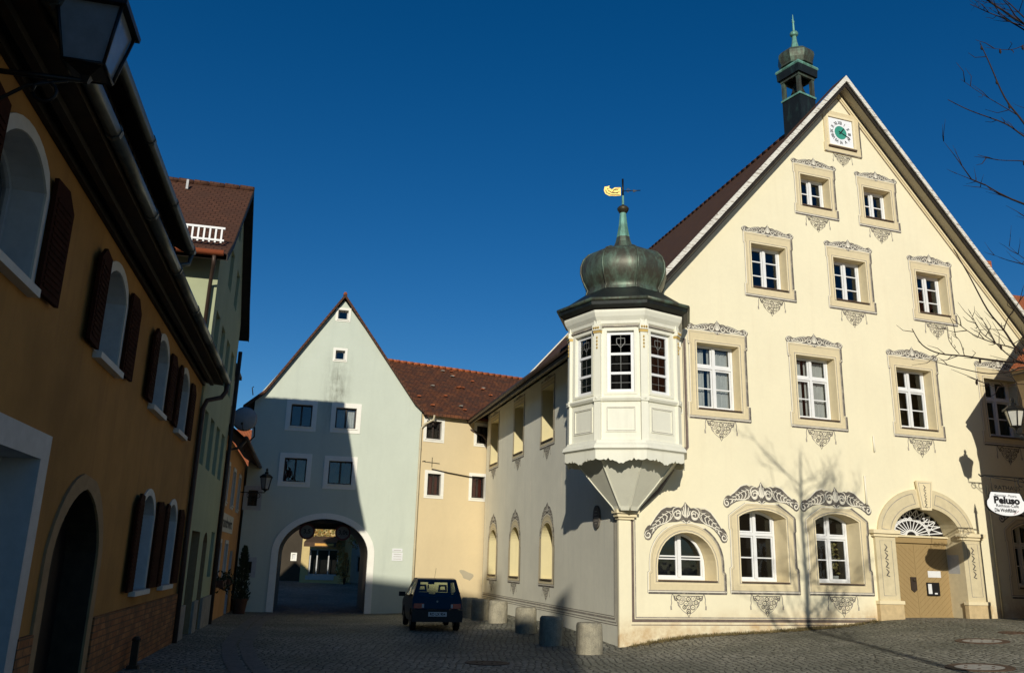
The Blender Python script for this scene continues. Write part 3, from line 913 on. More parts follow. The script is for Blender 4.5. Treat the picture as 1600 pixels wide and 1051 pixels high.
# ================================================================ TOWN HALL
AZF, AZS = 1.23887855, radians(-14.4)
CX, CY = 2.7655, 21.0
FROT = pi / 2 - AZF
fd = Vector((sin(AZF), cos(AZF), 0)); fn = Vector((-cos(AZF), sin(AZF), 0))     # along the front, and into the house
sd = Vector((sin(AZS), cos(AZS), 0))
SDL = (sd.dot(fd), sd.dot(fn))                                                  # side wall direction in hall coordinates
SROT = atan2(-sd.y, -sd.x) - FROT                                               # rotation of pieces that sit in the side wall
HW, RZ0, SL, LEN = 7.8, 16.65, 1.12, 14.9
hall = thing("town_hall", "cream baroque town hall with painted gable front, corner oriel and wooden gate", "town hall", (CX, CY, 0), FROT)
def S2(t, x=0.0):            # point on the side line t metres back, x across
    return (x + SDL[0] * t, SDL[1] * t)

def town_hall():
    under = .27
    wins = []
    for x in (3.03, 6.25, 9.80, 13.2):
        wins.append(("first", x, 5.70))
    for x in (4.87, 7.75, 10.88):
        wins.append(("second", x, 9.35))
    for x in (6.70, 9.06):
        wins.append(("third", x, 12.20))
    wins.append(("arched", 1.89, 1.29))
    for x in (4.19, 6.59, 13.65):
        wins.append(("ground", x, 1.29))
    holes = [[(p[0] + x, p[1] + z) for p in HALL_TYPES[k]["open"]] for k, x, z in wins]
    gate_hole = arch(9.65, 2.40, -.6, 2.62, .80, 20)
    outer = [(0, -1.2), (15.6, -1.2), (15.6, RZ0 - HW * SL - under), (HW, RZ0 - under), (0, RZ0 - HW * SL - under)]
    mb = MB()
    mb.poly(outer, holes + [gate_hole], 0, "cream_plaster")
    for (k, x, z), h in zip(wins, holes):
        mb.reveal(h, 0, HALL_TYPES[k]["depth"] + .1, "stucco_band", HALL_TYPES[k]["splay"])
    mb.reveal(gate_hole, 0, .62, "gate_stone")
    # near-black sheets behind the windows, standing in for the dark of the rooms
    mb.quad((.4, 1.6, -1), (15.2, 1.6, -1), (15.2, 1.6, 8), (.4, 1.6, 8), "room_dark")
    mb.poly([(1.2, 8), (14.4, 8), (HW, 15.4)], [], 1.6, "room_dark")
    for z in (.3, 4.4, 8.6, 11.7):
        h_ = min(7.3, HW - (z - 7.5) / SL - .5 if z > 7.5 else 7.3)
        mb.quad((HW - h_, .5, z), (HW + h_, .5, z), (HW + h_, 1.6, z), (HW - h_, 1.6, z), "room_dark")
    mb.build("front_wall", hall)
    # side wall (x' runs towards the corner), back and far side
    ms = MB()
    sw = [("side_upper", -t, 5.47) for t in (6.15, 9.75, 13.55)] + [("side_lower", -t, 1.14) for t in (6.05, 9.95, 13.3)]
    sh = [[(p[0] + x, p[1] + z) for p in HALL_TYPES[k]["open"]] for k, x, z in sw]
    ms.poly([(-LEN, -1.2), (0, -1.2), (0, RZ0 - HW * SL - under), (-LEN, RZ0 - HW * SL - under)], sh, 0, "grey_plaster")
    for (k, x, z), h in zip(sw, sh):
        ms.reveal(h, 0, .48, "ivory_plaster")
    ms.quad((-LEN + .2, 1.5, -1), (-1.8, 1.5, -1), (-1.8, 1.5, 8), (-LEN + .2, 1.5, 8), "room_dark")
    ms.build("side_wall", hall, (0, 0, 0), SROT)
    for k, x, z in sw:
        p = S2(-x)
        hall_window(hall, k, (p[0], p[1], z), SROT, side=True)
    mr = MB()
    bx, by = S2(LEN)
    mr.quad((15.6, 0, -1.2), (15.6 + bx, by, -1.2), (15.6 + bx, by, 7.7), (15.6, 0, 7.7), "grey_plaster")
    mr.add([(bx, by, -1.2), (15.6 + bx, by, -1.2), (15.6 + bx, by, RZ0 - HW * SL - under), (HW + bx, by, RZ0 - under), (bx, by, RZ0 - HW * SL - under)], [(0, 1, 2, 3, 4)], "grey_plaster")
    mr.build("rear_wall", hall)
    cur = {3.03: "curtain", 6.25: "curtain"}
    for k, x, z in wins:
        hall_window(hall, k, (x, 0, z), 0, curtain=cur.get(x) if k == "first" else ("wine_curtain" if k == "first" and x == 9.8 else None), plant=(k == "ground" and x == 6.59))
    # roof: slabs with kicked eaves
    prof = [(-.78, 7.42), (.75, RZ0 - (HW - .75) * SL), (HW, RZ0), (15.6 - .75, RZ0 - (HW - .75) * SL), (16.38, 7.42)]
    t0, t1 = -.46, LEN + .35
    DROP = .34
    rf = MB()
    for a, b, ta, tb, dr in [(a, b, t0, .14, 0) for a, b in zip(prof, prof[1:])] + [(a, b, .10, t1, DROP) for a, b in zip(prof, prof[1:])]:
        pa, pb = S2(ta), S2(tb)
        k0 = dr if a[1] > 7.6 else 0
        k1 = dr if b[1] > 7.6 else 0
        a = (a[0], a[1] - k0); b = (b[0], b[1] - k1)
        P = [(a[0] + pa[0], pa[1], a[1]), (b[0] + pa[0], pa[1], b[1]), (b[0] + pb[0], pb[1], b[1]), (a[0] + pb[0], pb[1], a[1])]
        rf.quad(*P, "tile_dark")
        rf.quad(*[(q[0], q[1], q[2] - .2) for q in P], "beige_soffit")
    for i, e in ((0, -1), (4, 1)):
        a = prof[i]; pa, pb = S2(t0), S2(t1)
        rf.quad((a[0] + pa[0], pa[1], a[1]), (a[0] + pb[0], pb[1], a[1]), (a[0] + pb[0], pb[1], a[1] - .2), (a[0] + pa[0], pa[1], a[1] - .2), "dark_timber")
    rf.build("roof", hall)
    rd = MB()
    pa, pb = S2(t0), S2(t1)
    pa = S2(.15)
    for k in range(40):
        u0, u1 = k / 40.0, (k + .97) / 40.0
        rd.tube([(HW + pa[0] + (pb[0] - pa[0]) * u0, pa[1] + (pb[1] - pa[1]) * u0, RZ0 - DROP - .01), (HW + pa[0] + (pb[0] - pa[0]) * u1, pa[1] + (pb[1] - pa[1]) * u1, RZ0 - DROP + .01)], .09, "tile_brown", 7)
    rd.build("ridge", hall)
    # barge boards with flaking paint along the verge
    for side in (-1, 1):
        bb = MB()
        pr = prof[:3] if side < 0 else prof[2:]
        for a, b in zip(pr, pr[1:]):
            for (d0, d1, y0, y1, mt) in ((.0, .20, t0 - .045, t0 - .003, "peeling_board"), (.22, .36, t0 + .02, t0 + .06, "dark_timber")):
                A = (a[0], a[1] + .015 - d0); B = (b[0], b[1] + .015 - d0)
                bb.prism([(A[0], A[1] - (d1 - d0)), (B[0], B[1] - (d1 - d0)), B, A] if a[0] < b[0] else [A, B], y0, y1, mt)
        bb.build("barge_board", hall)
    # moulding where soffit meets the gable wall
    mo = MB()
    for a, b in ((prof[1], prof[2]), (prof[2], prof[3])):
        for dz, w_, y, mt in ((.30, .10, -.05, "stucco_light"), (.41, .09, -.03, "stucco_band"), (.50, .03, -.006, "ornament_brown")):
            mo.prism([(a[0], a[1] - dz - w_), (b[0], b[1] - dz - w_), (b[0], b[1] - dz), (a[0], a[1] - dz)], y, .0 if y > -.01 else -.001, mt)
    mo.build("gable_moulding", hall)
    # eaves gutter on the side
    g = MB()
    pa, pb = S2(0.6), S2(t1 + .05)
    g.tube([(-.84 + pa[0], pa[1], 7.40), (-.84 + pb[0], pb[1], 7.36)], .075, "gutter_brown", 8)
    e = S2(t1 - .15); w_ = S2(LEN - .12)
    g.tube([(-.84 + e[0], e[1], 7.32), (-.80 + e[0], e[1], 7.05), (-.2 + w_[0], w_[1] + .1, 6.8), (-.02 + w_[0], w_[1] + .22, 6.65), (.1 + w_[0], w_[1] + .26, 6.2), (.1 + w_[0], w_[1] + .26, .2)], .05, "gutter_brown", 8)
    g.build("gutter", hall)
    # painted border of the front
    bd = MB()
    for off, w_, mt in ((0, .07, "ornament_brown"), (.10, .018, "ornament_brown"), (-.07, .03, "ornament_grey")):
        bd.ribbon([(7.62, .33 - off), (.36 - off, .33 - off)], w_, -.004, mt)
        bd.ribbon([(.36 - off, .33 - off - w_ / 2), (.36 - off, 2.82), (1.10 - off, 3.45 ), (1.98 - off * .6, 4.62), (1.98 - off * .6, 7.55)], w_, -.0045, mt)
    bd.build("painted_border", hall)
    b2 = MB()
    for off, w_, mt in ((0, .05, "ornament_grey"), (.08, .03, "ornament_grey"), (.14, .015, "ornament_brown"), (-.06, .015, "ornament_brown")):
        b2.ribbon([(-LEN + .1, .34 - off), (-.30 + off, .34 - off)], w_, -.004, mt)
        b2.ribbon([(-.30 + off, .34 - off), (-.30 + off, 2.75)], w_, -.0045, mt)
    for t in (8.0, 11.6, 4.6, 14.2):
        b2.ribbon([(-t, 3.6), (-t - .02, 4.1), (-t + .03, 4.3)], .10, -.006, "ornament_light", True)
    b2.build("side_border", hall, (0, 0, 0), SROT)
    # corner pilaster with cap
    cp = MB()
    cp.box(-.03, .29, -.035, .05, -1.0, 2.70, "cream_plaster")
    for k, (dz, o_) in enumerate(((2.70, .06), (2.76, .11), (2.84, .16))):
        cp.box(-o_, .31 + o_, -.035 - o_, .10, dz, dz + (.06 if k < 2 else .09), "stucco_light")
    cp.build("corner_pilaster", hall)
    # gate surround
    gs = MB()
    inn = arch(9.65, 2.40, -.8, 2.62, .80, 24); out_ = arch(9.65, 3.50, -.8, 2.62, 1.30, 24)
    def half(n0, n1, z0):
        return None
    ring_o = [(9.65 + 1.75 * cos(pi * k / 24), 2.62 + 1.32 * sin(pi * k / 24)) for k in range(25)]
    ring_i = [(9.65 + 1.20 * cos(pi * k / 24), 2.62 + .80 * sin(pi * k / 24)) for k in range(25)]
    vs = []
    for a, b in zip(ring_o, ring_i):
        vs += [(a[0], -.06, a[1]), (b[0], -.06, b[1]), (a[0], 0.0, a[1]), (b[0], .0, b[1])]
    fs = []
    for k in range(24):
        o = 4 * k
        fs += [(o, o + 4, o + 5, o + 1), (o, o + 2, o + 6, o + 4), (o + 1, o + 5, o + 7, o + 3)]
    gs.add(vs, fs, "gate_stone")
    for k0, k1 in ((1, 10), (14, 23)):
        for fr in (.22, .78):
            gs.ribbon([(ring_o[k][0] * (1 - fr) + ring_i[k][0] * fr, ring_o[k][1] * (1 - fr) + ring_i[k][1] * fr) for k in range(k0, k1 + 1)], .022, -.064, "ornament_grey")
        for k in (k0, k1):
            a, b = ring_o[k], ring_i[k]
            gs.ribbon([(a[0] * .78 + b[0] * .22, a[1] * .78 + b[1] * .22), (a[0] * .22 + b[0] * .78, a[1] * .22 + b[1] * .78)], .022, -.064, "ornament_grey")
    gs.prism([(9.47, 3.34), (9.83, 3.34), (9.94, 4.16), (9.36, 4.16)], -.12, -.061, "stucco_light")
    gs.ribbon([(9.42, 4.10), (9.88, 4.10), (9.78, 3.42), (9.52, 3.42), (9.42, 4.10)], .018, -.124, "ornament_grey")
    for k in range(4):
        zc = 3.98 - .16 * k
        gs.ribbon([(9.60, zc + .06), (9.66, zc), (9.60, zc - .07), (9.68, zc - .09)], .045, -.124, "ornament_dark", True)
    for xa, xb in ((7.76, 8.45), (10.85, 11.56)):
        gs.box(xa, xb, -.08, .0, .80, 2.56, "gate_stone")
        gs.box(xa - .07, xb + .05, -.13, .0, -.6, .78, "gate_plinth")
        gs.box(xa - .09, xb + .07, -.16, .0, .781, .87, "stucco_light")
        gs.box(xa - .08, xb + .06, -.13, .0, 2.561, 2.64, "stucco_light"); gs.box(xa - .13, xb + .10, -.19, .0, 2.641, 2.74, "stucco_light")
        xm = (xa + xb) / 2
        gs.ribbon([(xm - .2, 1.0), (xm + .2, 1.0), (xm + .2, 2.45), (xm - .2, 2.45), (xm - .2, 1.0)], .018, -.084, "ornament_grey")
        for k in range(4):
            zc = 2.28 - .22 * k
            gs.ribbon([(xm - .05, zc + .08), (xm + .03, zc), (xm - .05, zc - .09), (xm + .05, zc - .12)], .055, -.084, "ornament_dark", True)
    gs.build("gate_surround", hall)
    # door leaves, transom and fanlight
    for xa, xb in ((8.40, 9.645), (9.655, 10.95)):
        d = MB(); d.box(xa, xb, .52, .58, -.3, 2.44, "door_wood")
        cxm = (xa + xb) / 2; sg = 1 if xa < 9 else -1
        n = 26
        for k in range(n):
            z0 = -.9 + 4.0 * k / n
            # herringbone boards
            x0, x1, zl, zr = xa, xb, z0, z0 + sg * -.95
            seg = []
            for j in range(9):
                t = j / 8.0; z = zl + (zr - zl) * t + (.95 if sg > 0 else 0)
                if .40 < z < 2.40:
                    seg.append((xa + .03 + (xb - xa - .06) * t, z))
            if len(seg) > 1:
                d.ribbon(seg, .007, .517, "door_joint")
        d.box(xa, xb, .49, .519, .38, .44, "door_wood")
        o = d.build("door_leaf", hall)
        if xa > 9:
            h = MB(); h.box(9.98, 10.42, .47, .516, 1.0, 1.36, "car_black"); h.box(10.0, 10.13, .465, .469, 1.05, 1.32, "paper"); h.box(10.22, 10.32, .465, .469, 1.04, 1.08, "paper")
            h.build("letter_box", o)
            h = MB(); h.box(10.08, 10.55, .51, .516, 1.50, 1.68, "paper"); h.build("notice", o)
        else:
            h = MB(); h.prism([(9.42, 1.15), (9.52, 1.08), (9.62, 1.15), (9.62, 1.50), (9.42, 1.50)], .49, .516, "dark_frame"); h.lathe([(.035, -.02), (.04, .02)], 10, "bronze", (9.52, .47, 1.42)); h.build("door_handle", o)
    tr = MB(); tr.box(8.42, 10.88, .45, .56, 2.441, 2.60, "door_wood"); tr.box(8.42, 10.88, .40, .56, 2.601, 2.65, "stucco_light"); tr.build("transom", hall)
    fl = MB(); gl = MB()
    gl.poly([(9.65 + 1.2 * cos(pi * k / 20), 2.652 + .8 * sin(pi * k / 20)) for k in range(21)], [], .56, "room_dark")
    fo = gl.build("fanlight", hall)
    nsp = 13
    for k in range(nsp):
        a = pi * (k + .5) / nsp
        fl.ribbon([(9.65 + .16 * cos(a), 2.66 + .10 * sin(a)), (9.65 + 1.17 * cos(a), 2.66 + .77 * sin(a))], .030, .545, "white_paint")
        a1, a2 = pi * (k + .5) / nsp, pi * min(nsp - .5, k + 2.5) / nsp
        fl.ribbon([(9.65 + .62 * cos(a1), 2.66 + .41 * sin(a1)), (9.65 + 1.15 * cos(a2), 2.66 + .76 * sin(a2))], .026, .544, "white_paint")
        fl.ribbon([(9.65 + 1.15 * cos(a1), 2.66 + .76 * sin(a1)), (9.65 + .62 * cos(a2), 2.66 + .41 * sin(a2))], .026, .543, "white_paint")
    for r in (.20, .62):
        sc = [(9.65 + r * cos(pi * k / 60) * (1 + .10 * abs(sin(k * pi * nsp / 60))), 2.66 + r * .66 * sin(pi * k / 60) * (1 + .10 * abs(sin(k * pi * nsp / 60)))) for k in range(61)]
        fl.ribbon(sc, .035, .542, "white_paint")
    fl.build("fanlight_bars", fo)
    nb = MB(); nb.box(10.848, 10.862, .10, .50, 1.62, 2.14, "dim_white")
    nb.build("notice_board", hall)
    # slim pale pipes / rods on the front
    pp = MB()
    pp.tube([(12.10, -.05, .3), (12.10, -.05, 4.2)], .03, "cream_pipe", 6)
    pp.build("conduit", hall)
    for x, z, h in ((7.62, 3.4, .8), (8.05, 4.9, .45)):
        pp = MB(); pp.tube([(x, -.03, z), (x, -.03, z + h)], .025, "ornament_light", 6); pp.build("flag_holder", hall)
    # clock
    ck = MB(); ck.poly(rect(7.83, .92, 14.44, 15.38), [], -.01, "sign_white")
    clock = ck.build("clock", hall)
    f = MB(); f.ring(eared_at(7.86, .71, 14.16, 15.60), rect(7.83, .98, 14.41, 15.41), -.035, 0, "stucco_band")
    f.ring(rect(7.83, 1.08, 14.36, 15.46), rect(7.83, .94, 14.43, 15.39), -.05, -.01, "stucco_light")
    f.box(7.30, 8.36, -.09, -.036, 14.33, 14.38, "sill_metal")
    f.ribbon([(8.56, 14.16), (8.56, 15.6)], .04, -.038, "ornament_dark"); f.ribbon([(7.16, 14.17), (8.56, 14.17)], .04, -.038, "ornament_dark"); f.build("clock_frame", clock)
    n = MB()
    for k, s in enumerate("XII I II III IV V VI VII VIII IX X XI".split()):
        a = pi / 2 - 2 * pi * k / 12
        M = T(7.83 + .335 * cos(a), -.016, 14.91 + .335 * sin(a)) @ RYm(pi / 2 - a)
        text_mesh(s, .15, "ink", M, n, .004, 0, .85)
    n.build("numerals", clock)
    dl = MB(); dl.add([(7.83 + .23 * cos(2 * pi * k / 28), -.014, 14.91 + .23 * sin(2 * pi * k / 28)) for k in range(28)], [tuple(range(28))], "clock_green"); dl.build("dial_centre", clock)
    for nm, ang, l, w_ in (("hour_hand", 40, .22, .035), ("minute_hand", 113, .36, .028)):
        a = pi / 2 - radians(ang)
        h = MB(); h.ribbon([(7.83 - .08 * cos(a), 14.91 - .08 * sin(a)), (7.83 + l * .7 * cos(a), 14.91 + l * .7 * sin(a)), (7.83 + l * cos(a), 14.91 + l * sin(a))], w_, -.022 if nm[0] == 'h' else -.026, "ink"); h.build(nm, clock)
    fe = MB(); festoon(fe, 7.83, 14.15, .85); fe.build("festoon", clock)
def eared_at(xc, hw, z0, z1):
    return [(xc + x, z) for x, z in eared(hw, z0, z1, .04, .3, .3)]
town_hall()

def oriel():
    R = 1.45
    loc = (.14, -.10, 0); rot = radians(-12) - FROT
    h8 = pi / 8
    def octa(r, z):
        return [(r * cos(-pi / 2 + h8 + k * pi / 4), r * sin(-pi / 2 + h8 + k * pi / 4), z) for k in range(8)]
    ap = R * cos(h8); hs = R * sin(h8)
    body = MB()
    # faces: three looking out carry windows, the others run into the house
    for k in range(8):
        ang = k * pi / 4
        body.M = RZ(ang)
        op = rect(0, .66, 5.62, 7.15)
        fr = [(-hs, 4.25), (hs, 4.25), (hs, 7.62), (-hs, 7.62)]
        if k in (7, 0, 1, 2, 6):
            body.poly(fr, [op], -ap, "pale_wood")
            body.reveal(op, -ap, -ap + .12, "pale_wood")
            # architrave of the window, dado panel
            body.ring(rect(0, .80, 5.56, 7.24), rect(0, .66, 5.62, 7.15), -ap - .018, -ap, "pale_wood")
            body.ring(rect(0, .72, 4.66, 5.28), rect(0, .62, 4.71, 5.23), -ap - .02, -ap, "pale_wood")
            body.ribbon([(-.33, 4.69), (.33, 4.69), (.33, 5.25), (-.33, 5.25), (-.33, 4.69)], .014, -ap - .022, "ornament_grey")
            body.box(-.44, .44, -ap - .06, -ap, 7.241, 7.28, "ornament_grey")
        else:
            body.poly(fr, [], -ap, "pale_wood")
    body.M = None
    o = body.build("oriel", hall, loc, rot)
    inner = MB(); inner.lathe([(.55, 4.3), (.55, 7.6)], 8, "room_dark", rot=h8, caps=False); inner.build("interior", o)
    pl = MB()
    for k in range(8):
        pl.M = RZ(k * pi / 4 + h8)
        pl.box(-.085, .085, -R - .035, -R + .10, 4.45, 7.62, "pale_wood")
        pl.box(-.10, .10, -R - .055, -R + .10, 7.10, 7.16, "gilt")
        pl.box(-.11, .11, -R - .075, -R + .10, 7.161, 7.30, "pale_wood")
        pl.box(-.10, .10, -R - .065, -R + .10, 5.40, 5.52, "pale_wood")
        for j in range(4):
            pl.lathe([(.008, -.035), (.026, 0), (.008, .035)], 6, "gilt", (0, -R - .04, 6.98 - .085 * j))
        for j in range(3):
            pl.lathe([(.01, -.03), (.03, 0), (.01, .03)], 6, "gilt", (-.06 + .06 * j, -R - .085, 7.22))
    pl.M = None
    pl.build("pilaster", o)
    def band(nm, prof):
        co = MB()
        pts = [octa(r, z) for r, z in prof]
        vs = [q for ring in pts for q in ring]
        co.add(vs, [(i * 8 + k, i * 8 + (k + 1) % 8, (i + 1) * 8 + (k + 1) % 8, (i + 1) * 8 + k) for i in range(len(prof) - 1) for k in range(8)], "pale_wood")
        co.build(nm, o)
    band("sill_band", [(R, 5.38), (R + .05, 5.40), (R + .09, 5.46), (R + .07, 5.50), (R, 5.52)])
    band("cornice", [(R, 7.30), (R + .04, 7.33), (R + .05, 7.40), (R + .12, 7.50), (R + .16, 7.60), (R + .16, 7.66)])
    band("base_band", [(R, 4.48), (R + .06, 4.46), (R + .08, 4.40), (R + .16, 4.34), (R + .19, 4.26), (R + .12, 4.22), (R + .12, 4.20)])
    # scalloped valance
    va = MB(); Rv = R + .12; av = Rv * cos(h8); hv = Rv * sin(h8)
    for k in range(8):
        va.M = RZ(k * pi / 4)
        top = [(hv, 4.205), (-hv, 4.205)]
        bot = []; nn = 24
        for j in range(nn + 1):
            t = j / nn
            x = -hv + 2 * hv * t
            u = abs(2 * t - 1)
            z = 4.02 - .05 * (1 - u) * 1.0 - .03 * abs(sin(t * pi * 6)) + .07 * (1 if .45 < u < .55 else 0)
            z -= .05 if u < .12 else 0
            bot.append((x, z))
        va.prism(bot + top, -av, -av + .03, "pale_wood")
    va.M = None
    va.build("valance", o)
    cb = MB()
    prof = [(1.42, 4.20), (1.22, 3.95), (.75, 3.42), (.36, 3.0), (.30, 2.90)]
    pts = [octa(r, z) for r, z in prof]
    cb.add([q for ring in pts for q in ring], [(i * 8 + k, i * 8 + (k + 1) % 8, (i + 1) * 8 + (k + 1) % 8, (i + 1) * 8 + k) for i in range(len(prof) - 1) for k in range(8)], "corbel_paint")
    for k in range(8):
        a = -pi / 2 + h8 + k * pi / 4
        cb.tube([(r * cos(a), r * sin(a), z) for r, z in prof], .022, "corbel_paint", 5)
    cb.build("corbel", o)
    # windows
    for k in (6, 7, 0, 1, 2):
        w = MB(); M = RZ(k * pi / 4); w.M = M
        op = rect(0, .66, 5.62, 7.15); inn = offset_poly(op, -.085)
        y = -ap + .07
        w.ring(op, inn, y, y + .05, "white_paint")
        for z in (6.10, 6.58):
            w.box(-.245, .245, y - .01, y + .04, z - .03, z + .03, "white_paint")
        wf = w.build("window", o)
        g = MB(); g.M = M; g.poly(inn, [], y + .03, "window_glass"); g.build("pane", wf)
        l = MB(); l.M = M
        l.ribbon([(0, 5.71), (0, 7.06)], .010, y + .022, "lead_line")
        for z in (5.87, 6.34, 6.82):
            l.ribbon([(-.24, z), (.24, z)], .009, y + .021, "lead_line")
        l.ribbon([(-.10, 6.98), (.10, 6.98), (.10, 6.86), (0, 6.74), (-.10, 6.86), (-.10, 6.98)], .016, y + .018, "lead_line")
        l.build("leading", wf)
    # roof skirt and onion
    rs = MB()
    prof = [(R + .20, 7.70), (R + .31, 7.76), (R + .33, 7.87), (R + .28, 7.91), (1.02, 8.42)]
    pts = [octa(r, z) for r, z in prof]
    rs.add([q for ring in pts for q in ring] , [(i * 8 + k, i * 8 + (k + 1) % 8, (i + 1) * 8 + (k + 1) % 8, (i + 1) * 8 + k) for i in range(len(prof) - 1) for k in range(8)], "copper_black")
    rs.add(octa(R + .20, 7.70) + octa(R + .05, 7.665), [(k, (k + 1) % 8, 8 + (k + 1) % 8, 8 + k) for k in range(8)], "dark_timber")
    q = octa(R + .33, 7.89)
    rs.tube(q + [q[0]], .05, "copper_dark", 7)
    rs.build("roof_skirt", o)
    on = MB()
    prof = [(1.02, 8.25), (1.02, 8.44), (.98, 8.52), (1.03, 8.60), (1.12, 8.78), (1.175, 8.98), (1.17, 9.17), (1.105, 9.36), (.96, 9.52), (.74, 9.63), (.48, 9.69), (.35, 9.71)]
    n = 32
    def rr(r, a):            # bulging gores between eight ribs
        return r * (0.93 + 0.07 * abs(cos(4 * (a + pi / 2)))) if False else r * (1 - .045 * (1 - abs(sin(4 * (a - h8) ))))
    vs = []
    for r, z in prof:
        for k in range(n):
            a = 2 * pi * k / n - pi / 2
            f = abs(((a + pi / 2 + h8) / (pi / 4)) % 1 - .5) * 2      # 1 at the ribs, 0 mid gore
            rad = r * (cos(h8) / cos((((a + pi / 2 + h8) % (pi / 4)) - h8))) * (.62) + r * .38
            vs.append((rad * cos(a), rad * sin(a), z))
    on.add(vs, [(i * n + k, i * n + (k + 1) % n, (i + 1) * n + (k + 1) % n, (i + 1) * n + k) for i in range(len(prof) - 1) for k in range(n)], "copper_dark", True)
    for k in range(8):
        a = -pi / 2 + h8 + k * pi / 4
        on.tube([(r * 1.005 * cos(a), r * 1.005 * sin(a), z) for r, z in prof], .026, "copper_dark", 6)
    on.build("dome", o)
    sp = MB()
    sp.lathe([(.38, 9.69), (.29, 9.80), (.22, 9.97), (.185, 10.12)], 8, "copper_dark", rot=h8)
    sp.lathe([(.185, 10.12), (.125, 10.46), (.085, 10.85)], 8, "copper_green", rot=h8)
    sp.lathe([(.03, 10.80), (.10, 10.84), (.15, 10.92), (.16, 10.97), (.12, 11.02), (.05, 11.05), (.03, 11.09)], 16, "bronze", smooth=True)
    sp.lathe([(.035, 11.05), (.03, 11.35)], 8, "copper_green")
    sp.build("spire", o)
    wv = MB()
    wv.M = RZ(radians(-2))
    wv.tube([(0, 0, 11.3), (0, 0, 11.85)], .028, "iron", 6)
    flag = [(-.06, 11.36), (-.06, 11.60), (-.22, 11.61), (-.30, 11.56), (-.38, 11.62), (-.36, 11.68), (-.43, 11.66), (-.50, 11.66), (-.52, 11.55), (-.48, 11.45), (-.38, 11.38), (-.2, 11.36)]
    wv.prism(flag, -.012, .012, "gold")
    for yy in (-.016, .016):
        wv.ribbon([(-.08, 11.385), (-.30, 11.40), (-.44, 11.47), (-.47, 11.56)], .022, yy, "bronze"); wv.ribbon([(-.08, 11.48), (-.20, 11.45), (-.30, 11.49)], .016, yy, "ink"); wv.ribbon([(-.08, 11.58), (-.20, 11.57), (-.27, 11.50)], .018, yy, "bronze"); wv.ribbon([(-.40, 11.60), (-.42, 11.57)], .03, yy, "ink_red")
    wv.ribbon([(-.12, 11.44), (-.30, 11.46), (-.40, 11.54)], .02, -.016, "ink"); wv.ribbon([(-.12, 11.53), (-.26, 11.54)], .02, -.016, "ink")
    wv.tube([(0, 0, 11.49), (.48, 0, 11.47)], .012, "iron", 5)
    wv.prism([(.28, 11.43), (.40, 11.47), (.28, 11.51)], -.01, .01, "iron")
    wv.ribbon([(.1, 11.49), (.14, 11.56), (.2, 11.5), (.14, 11.44), (.1, 11.49)], .02, 0, "iron")
    wv.M = None
    wv.build("weather_vane", o)
oriel()

def turret():
    # bell turret astride the ridge
    w0 = Vector((9.78, 25.8, 0)) - Vector((CX, CY, 0))
    loc = (w0.dot(fd), w0.dot(fn), 0)
    rot = radians(41 + 0) - FROT - radians(19 - 0)
    # square seen on the corner
    rot = -FROT + radians(45 - 19 + 4)
    b = MB(); s = .385
    b.box(-s, s, -s, s, 15.0, 17.36, "copper_black"); b.box(-s - .03, s + .03, -s - .03, s + .03, 17.361, 17.43, "copper_green")
    o = b.build("bell_turret", hall, loc, rot)
    for sx in (-1, 1):
        for sy in (-1, 1):
            p = MB(); p.box(sx * s - .06 * sx - .06, sx * s - .06 * sx + .06, sy * s - .06 * sy - .06, sy * s - .06 * sy + .06, 17.43, 18.35, "copper_dark"); p.build("post", o)
    rf = MB()
    for a, c, z0, z1 in ((s + .02, s + .02, 18.10, 18.35),):
        rf.box(-a, a, -a, -a + .07, z0, z1, "copper_dark"); rf.box(-a, a, a - .07, a, z0, z1, "copper_dark")
        rf.box(-a, -a + .07, -a + .071, a - .071, z0, z1, "copper_dark"); rf.box(a - .07, a, -a + .071, a - .071, z0, z1, "copper_dark")
    rf.lathe([(.54, 18.352), (.67, 18.20), (.69, 18.46), (.70, 18.52), (.66, 18.60), (.60, 18.66)], 4, "copper_black", rot=pi / 4)
    rf.lathe([(.70, 18.49), (.735, 18.53), (.70, 18.60), (.58, 18.67)], 4, "copper_green", rot=pi / 4)
    rf.lathe([(.58, 18.64), (.55, 18.72), (.60, 18.84), (.645, 18.98), (.63, 19.10), (.54, 19.22), (.38, 19.32), (.20, 19.40)], 8, "copper_dark", rot=pi / 8)
    rf.build("dome", o)
    sp = MB()
    sp.lathe([(.20, 19.36), (.14, 19.50), (.09, 19.75), (.07, 19.95)], 8, "copper_green")
    sp.lathe([(.05, 19.93), (.13, 19.99), (.15, 20.05), (.12, 20.12), (.04, 20.17), (.03, 20.5), (.05, 20.55), (.02, 20.62), (.012, 20.85)], 12, "copper_green")
    sp.tube([(-.06, 0, 20.62), (.06, 0, 20.62)], .014, "copper_green", 5)
    sp.build("finial", o)
    bl = MB(); bl.lathe([(.26, 17.62), (.22, 17.72), (.16, 17.92), (.13, 18.05), (.05, 18.10)], 14, "bronze", smooth=True); bl.box(-.4, .4, -.04, .04, 18.10, 18.18, "dark_timber"); bl.build("bell", o)
turret()

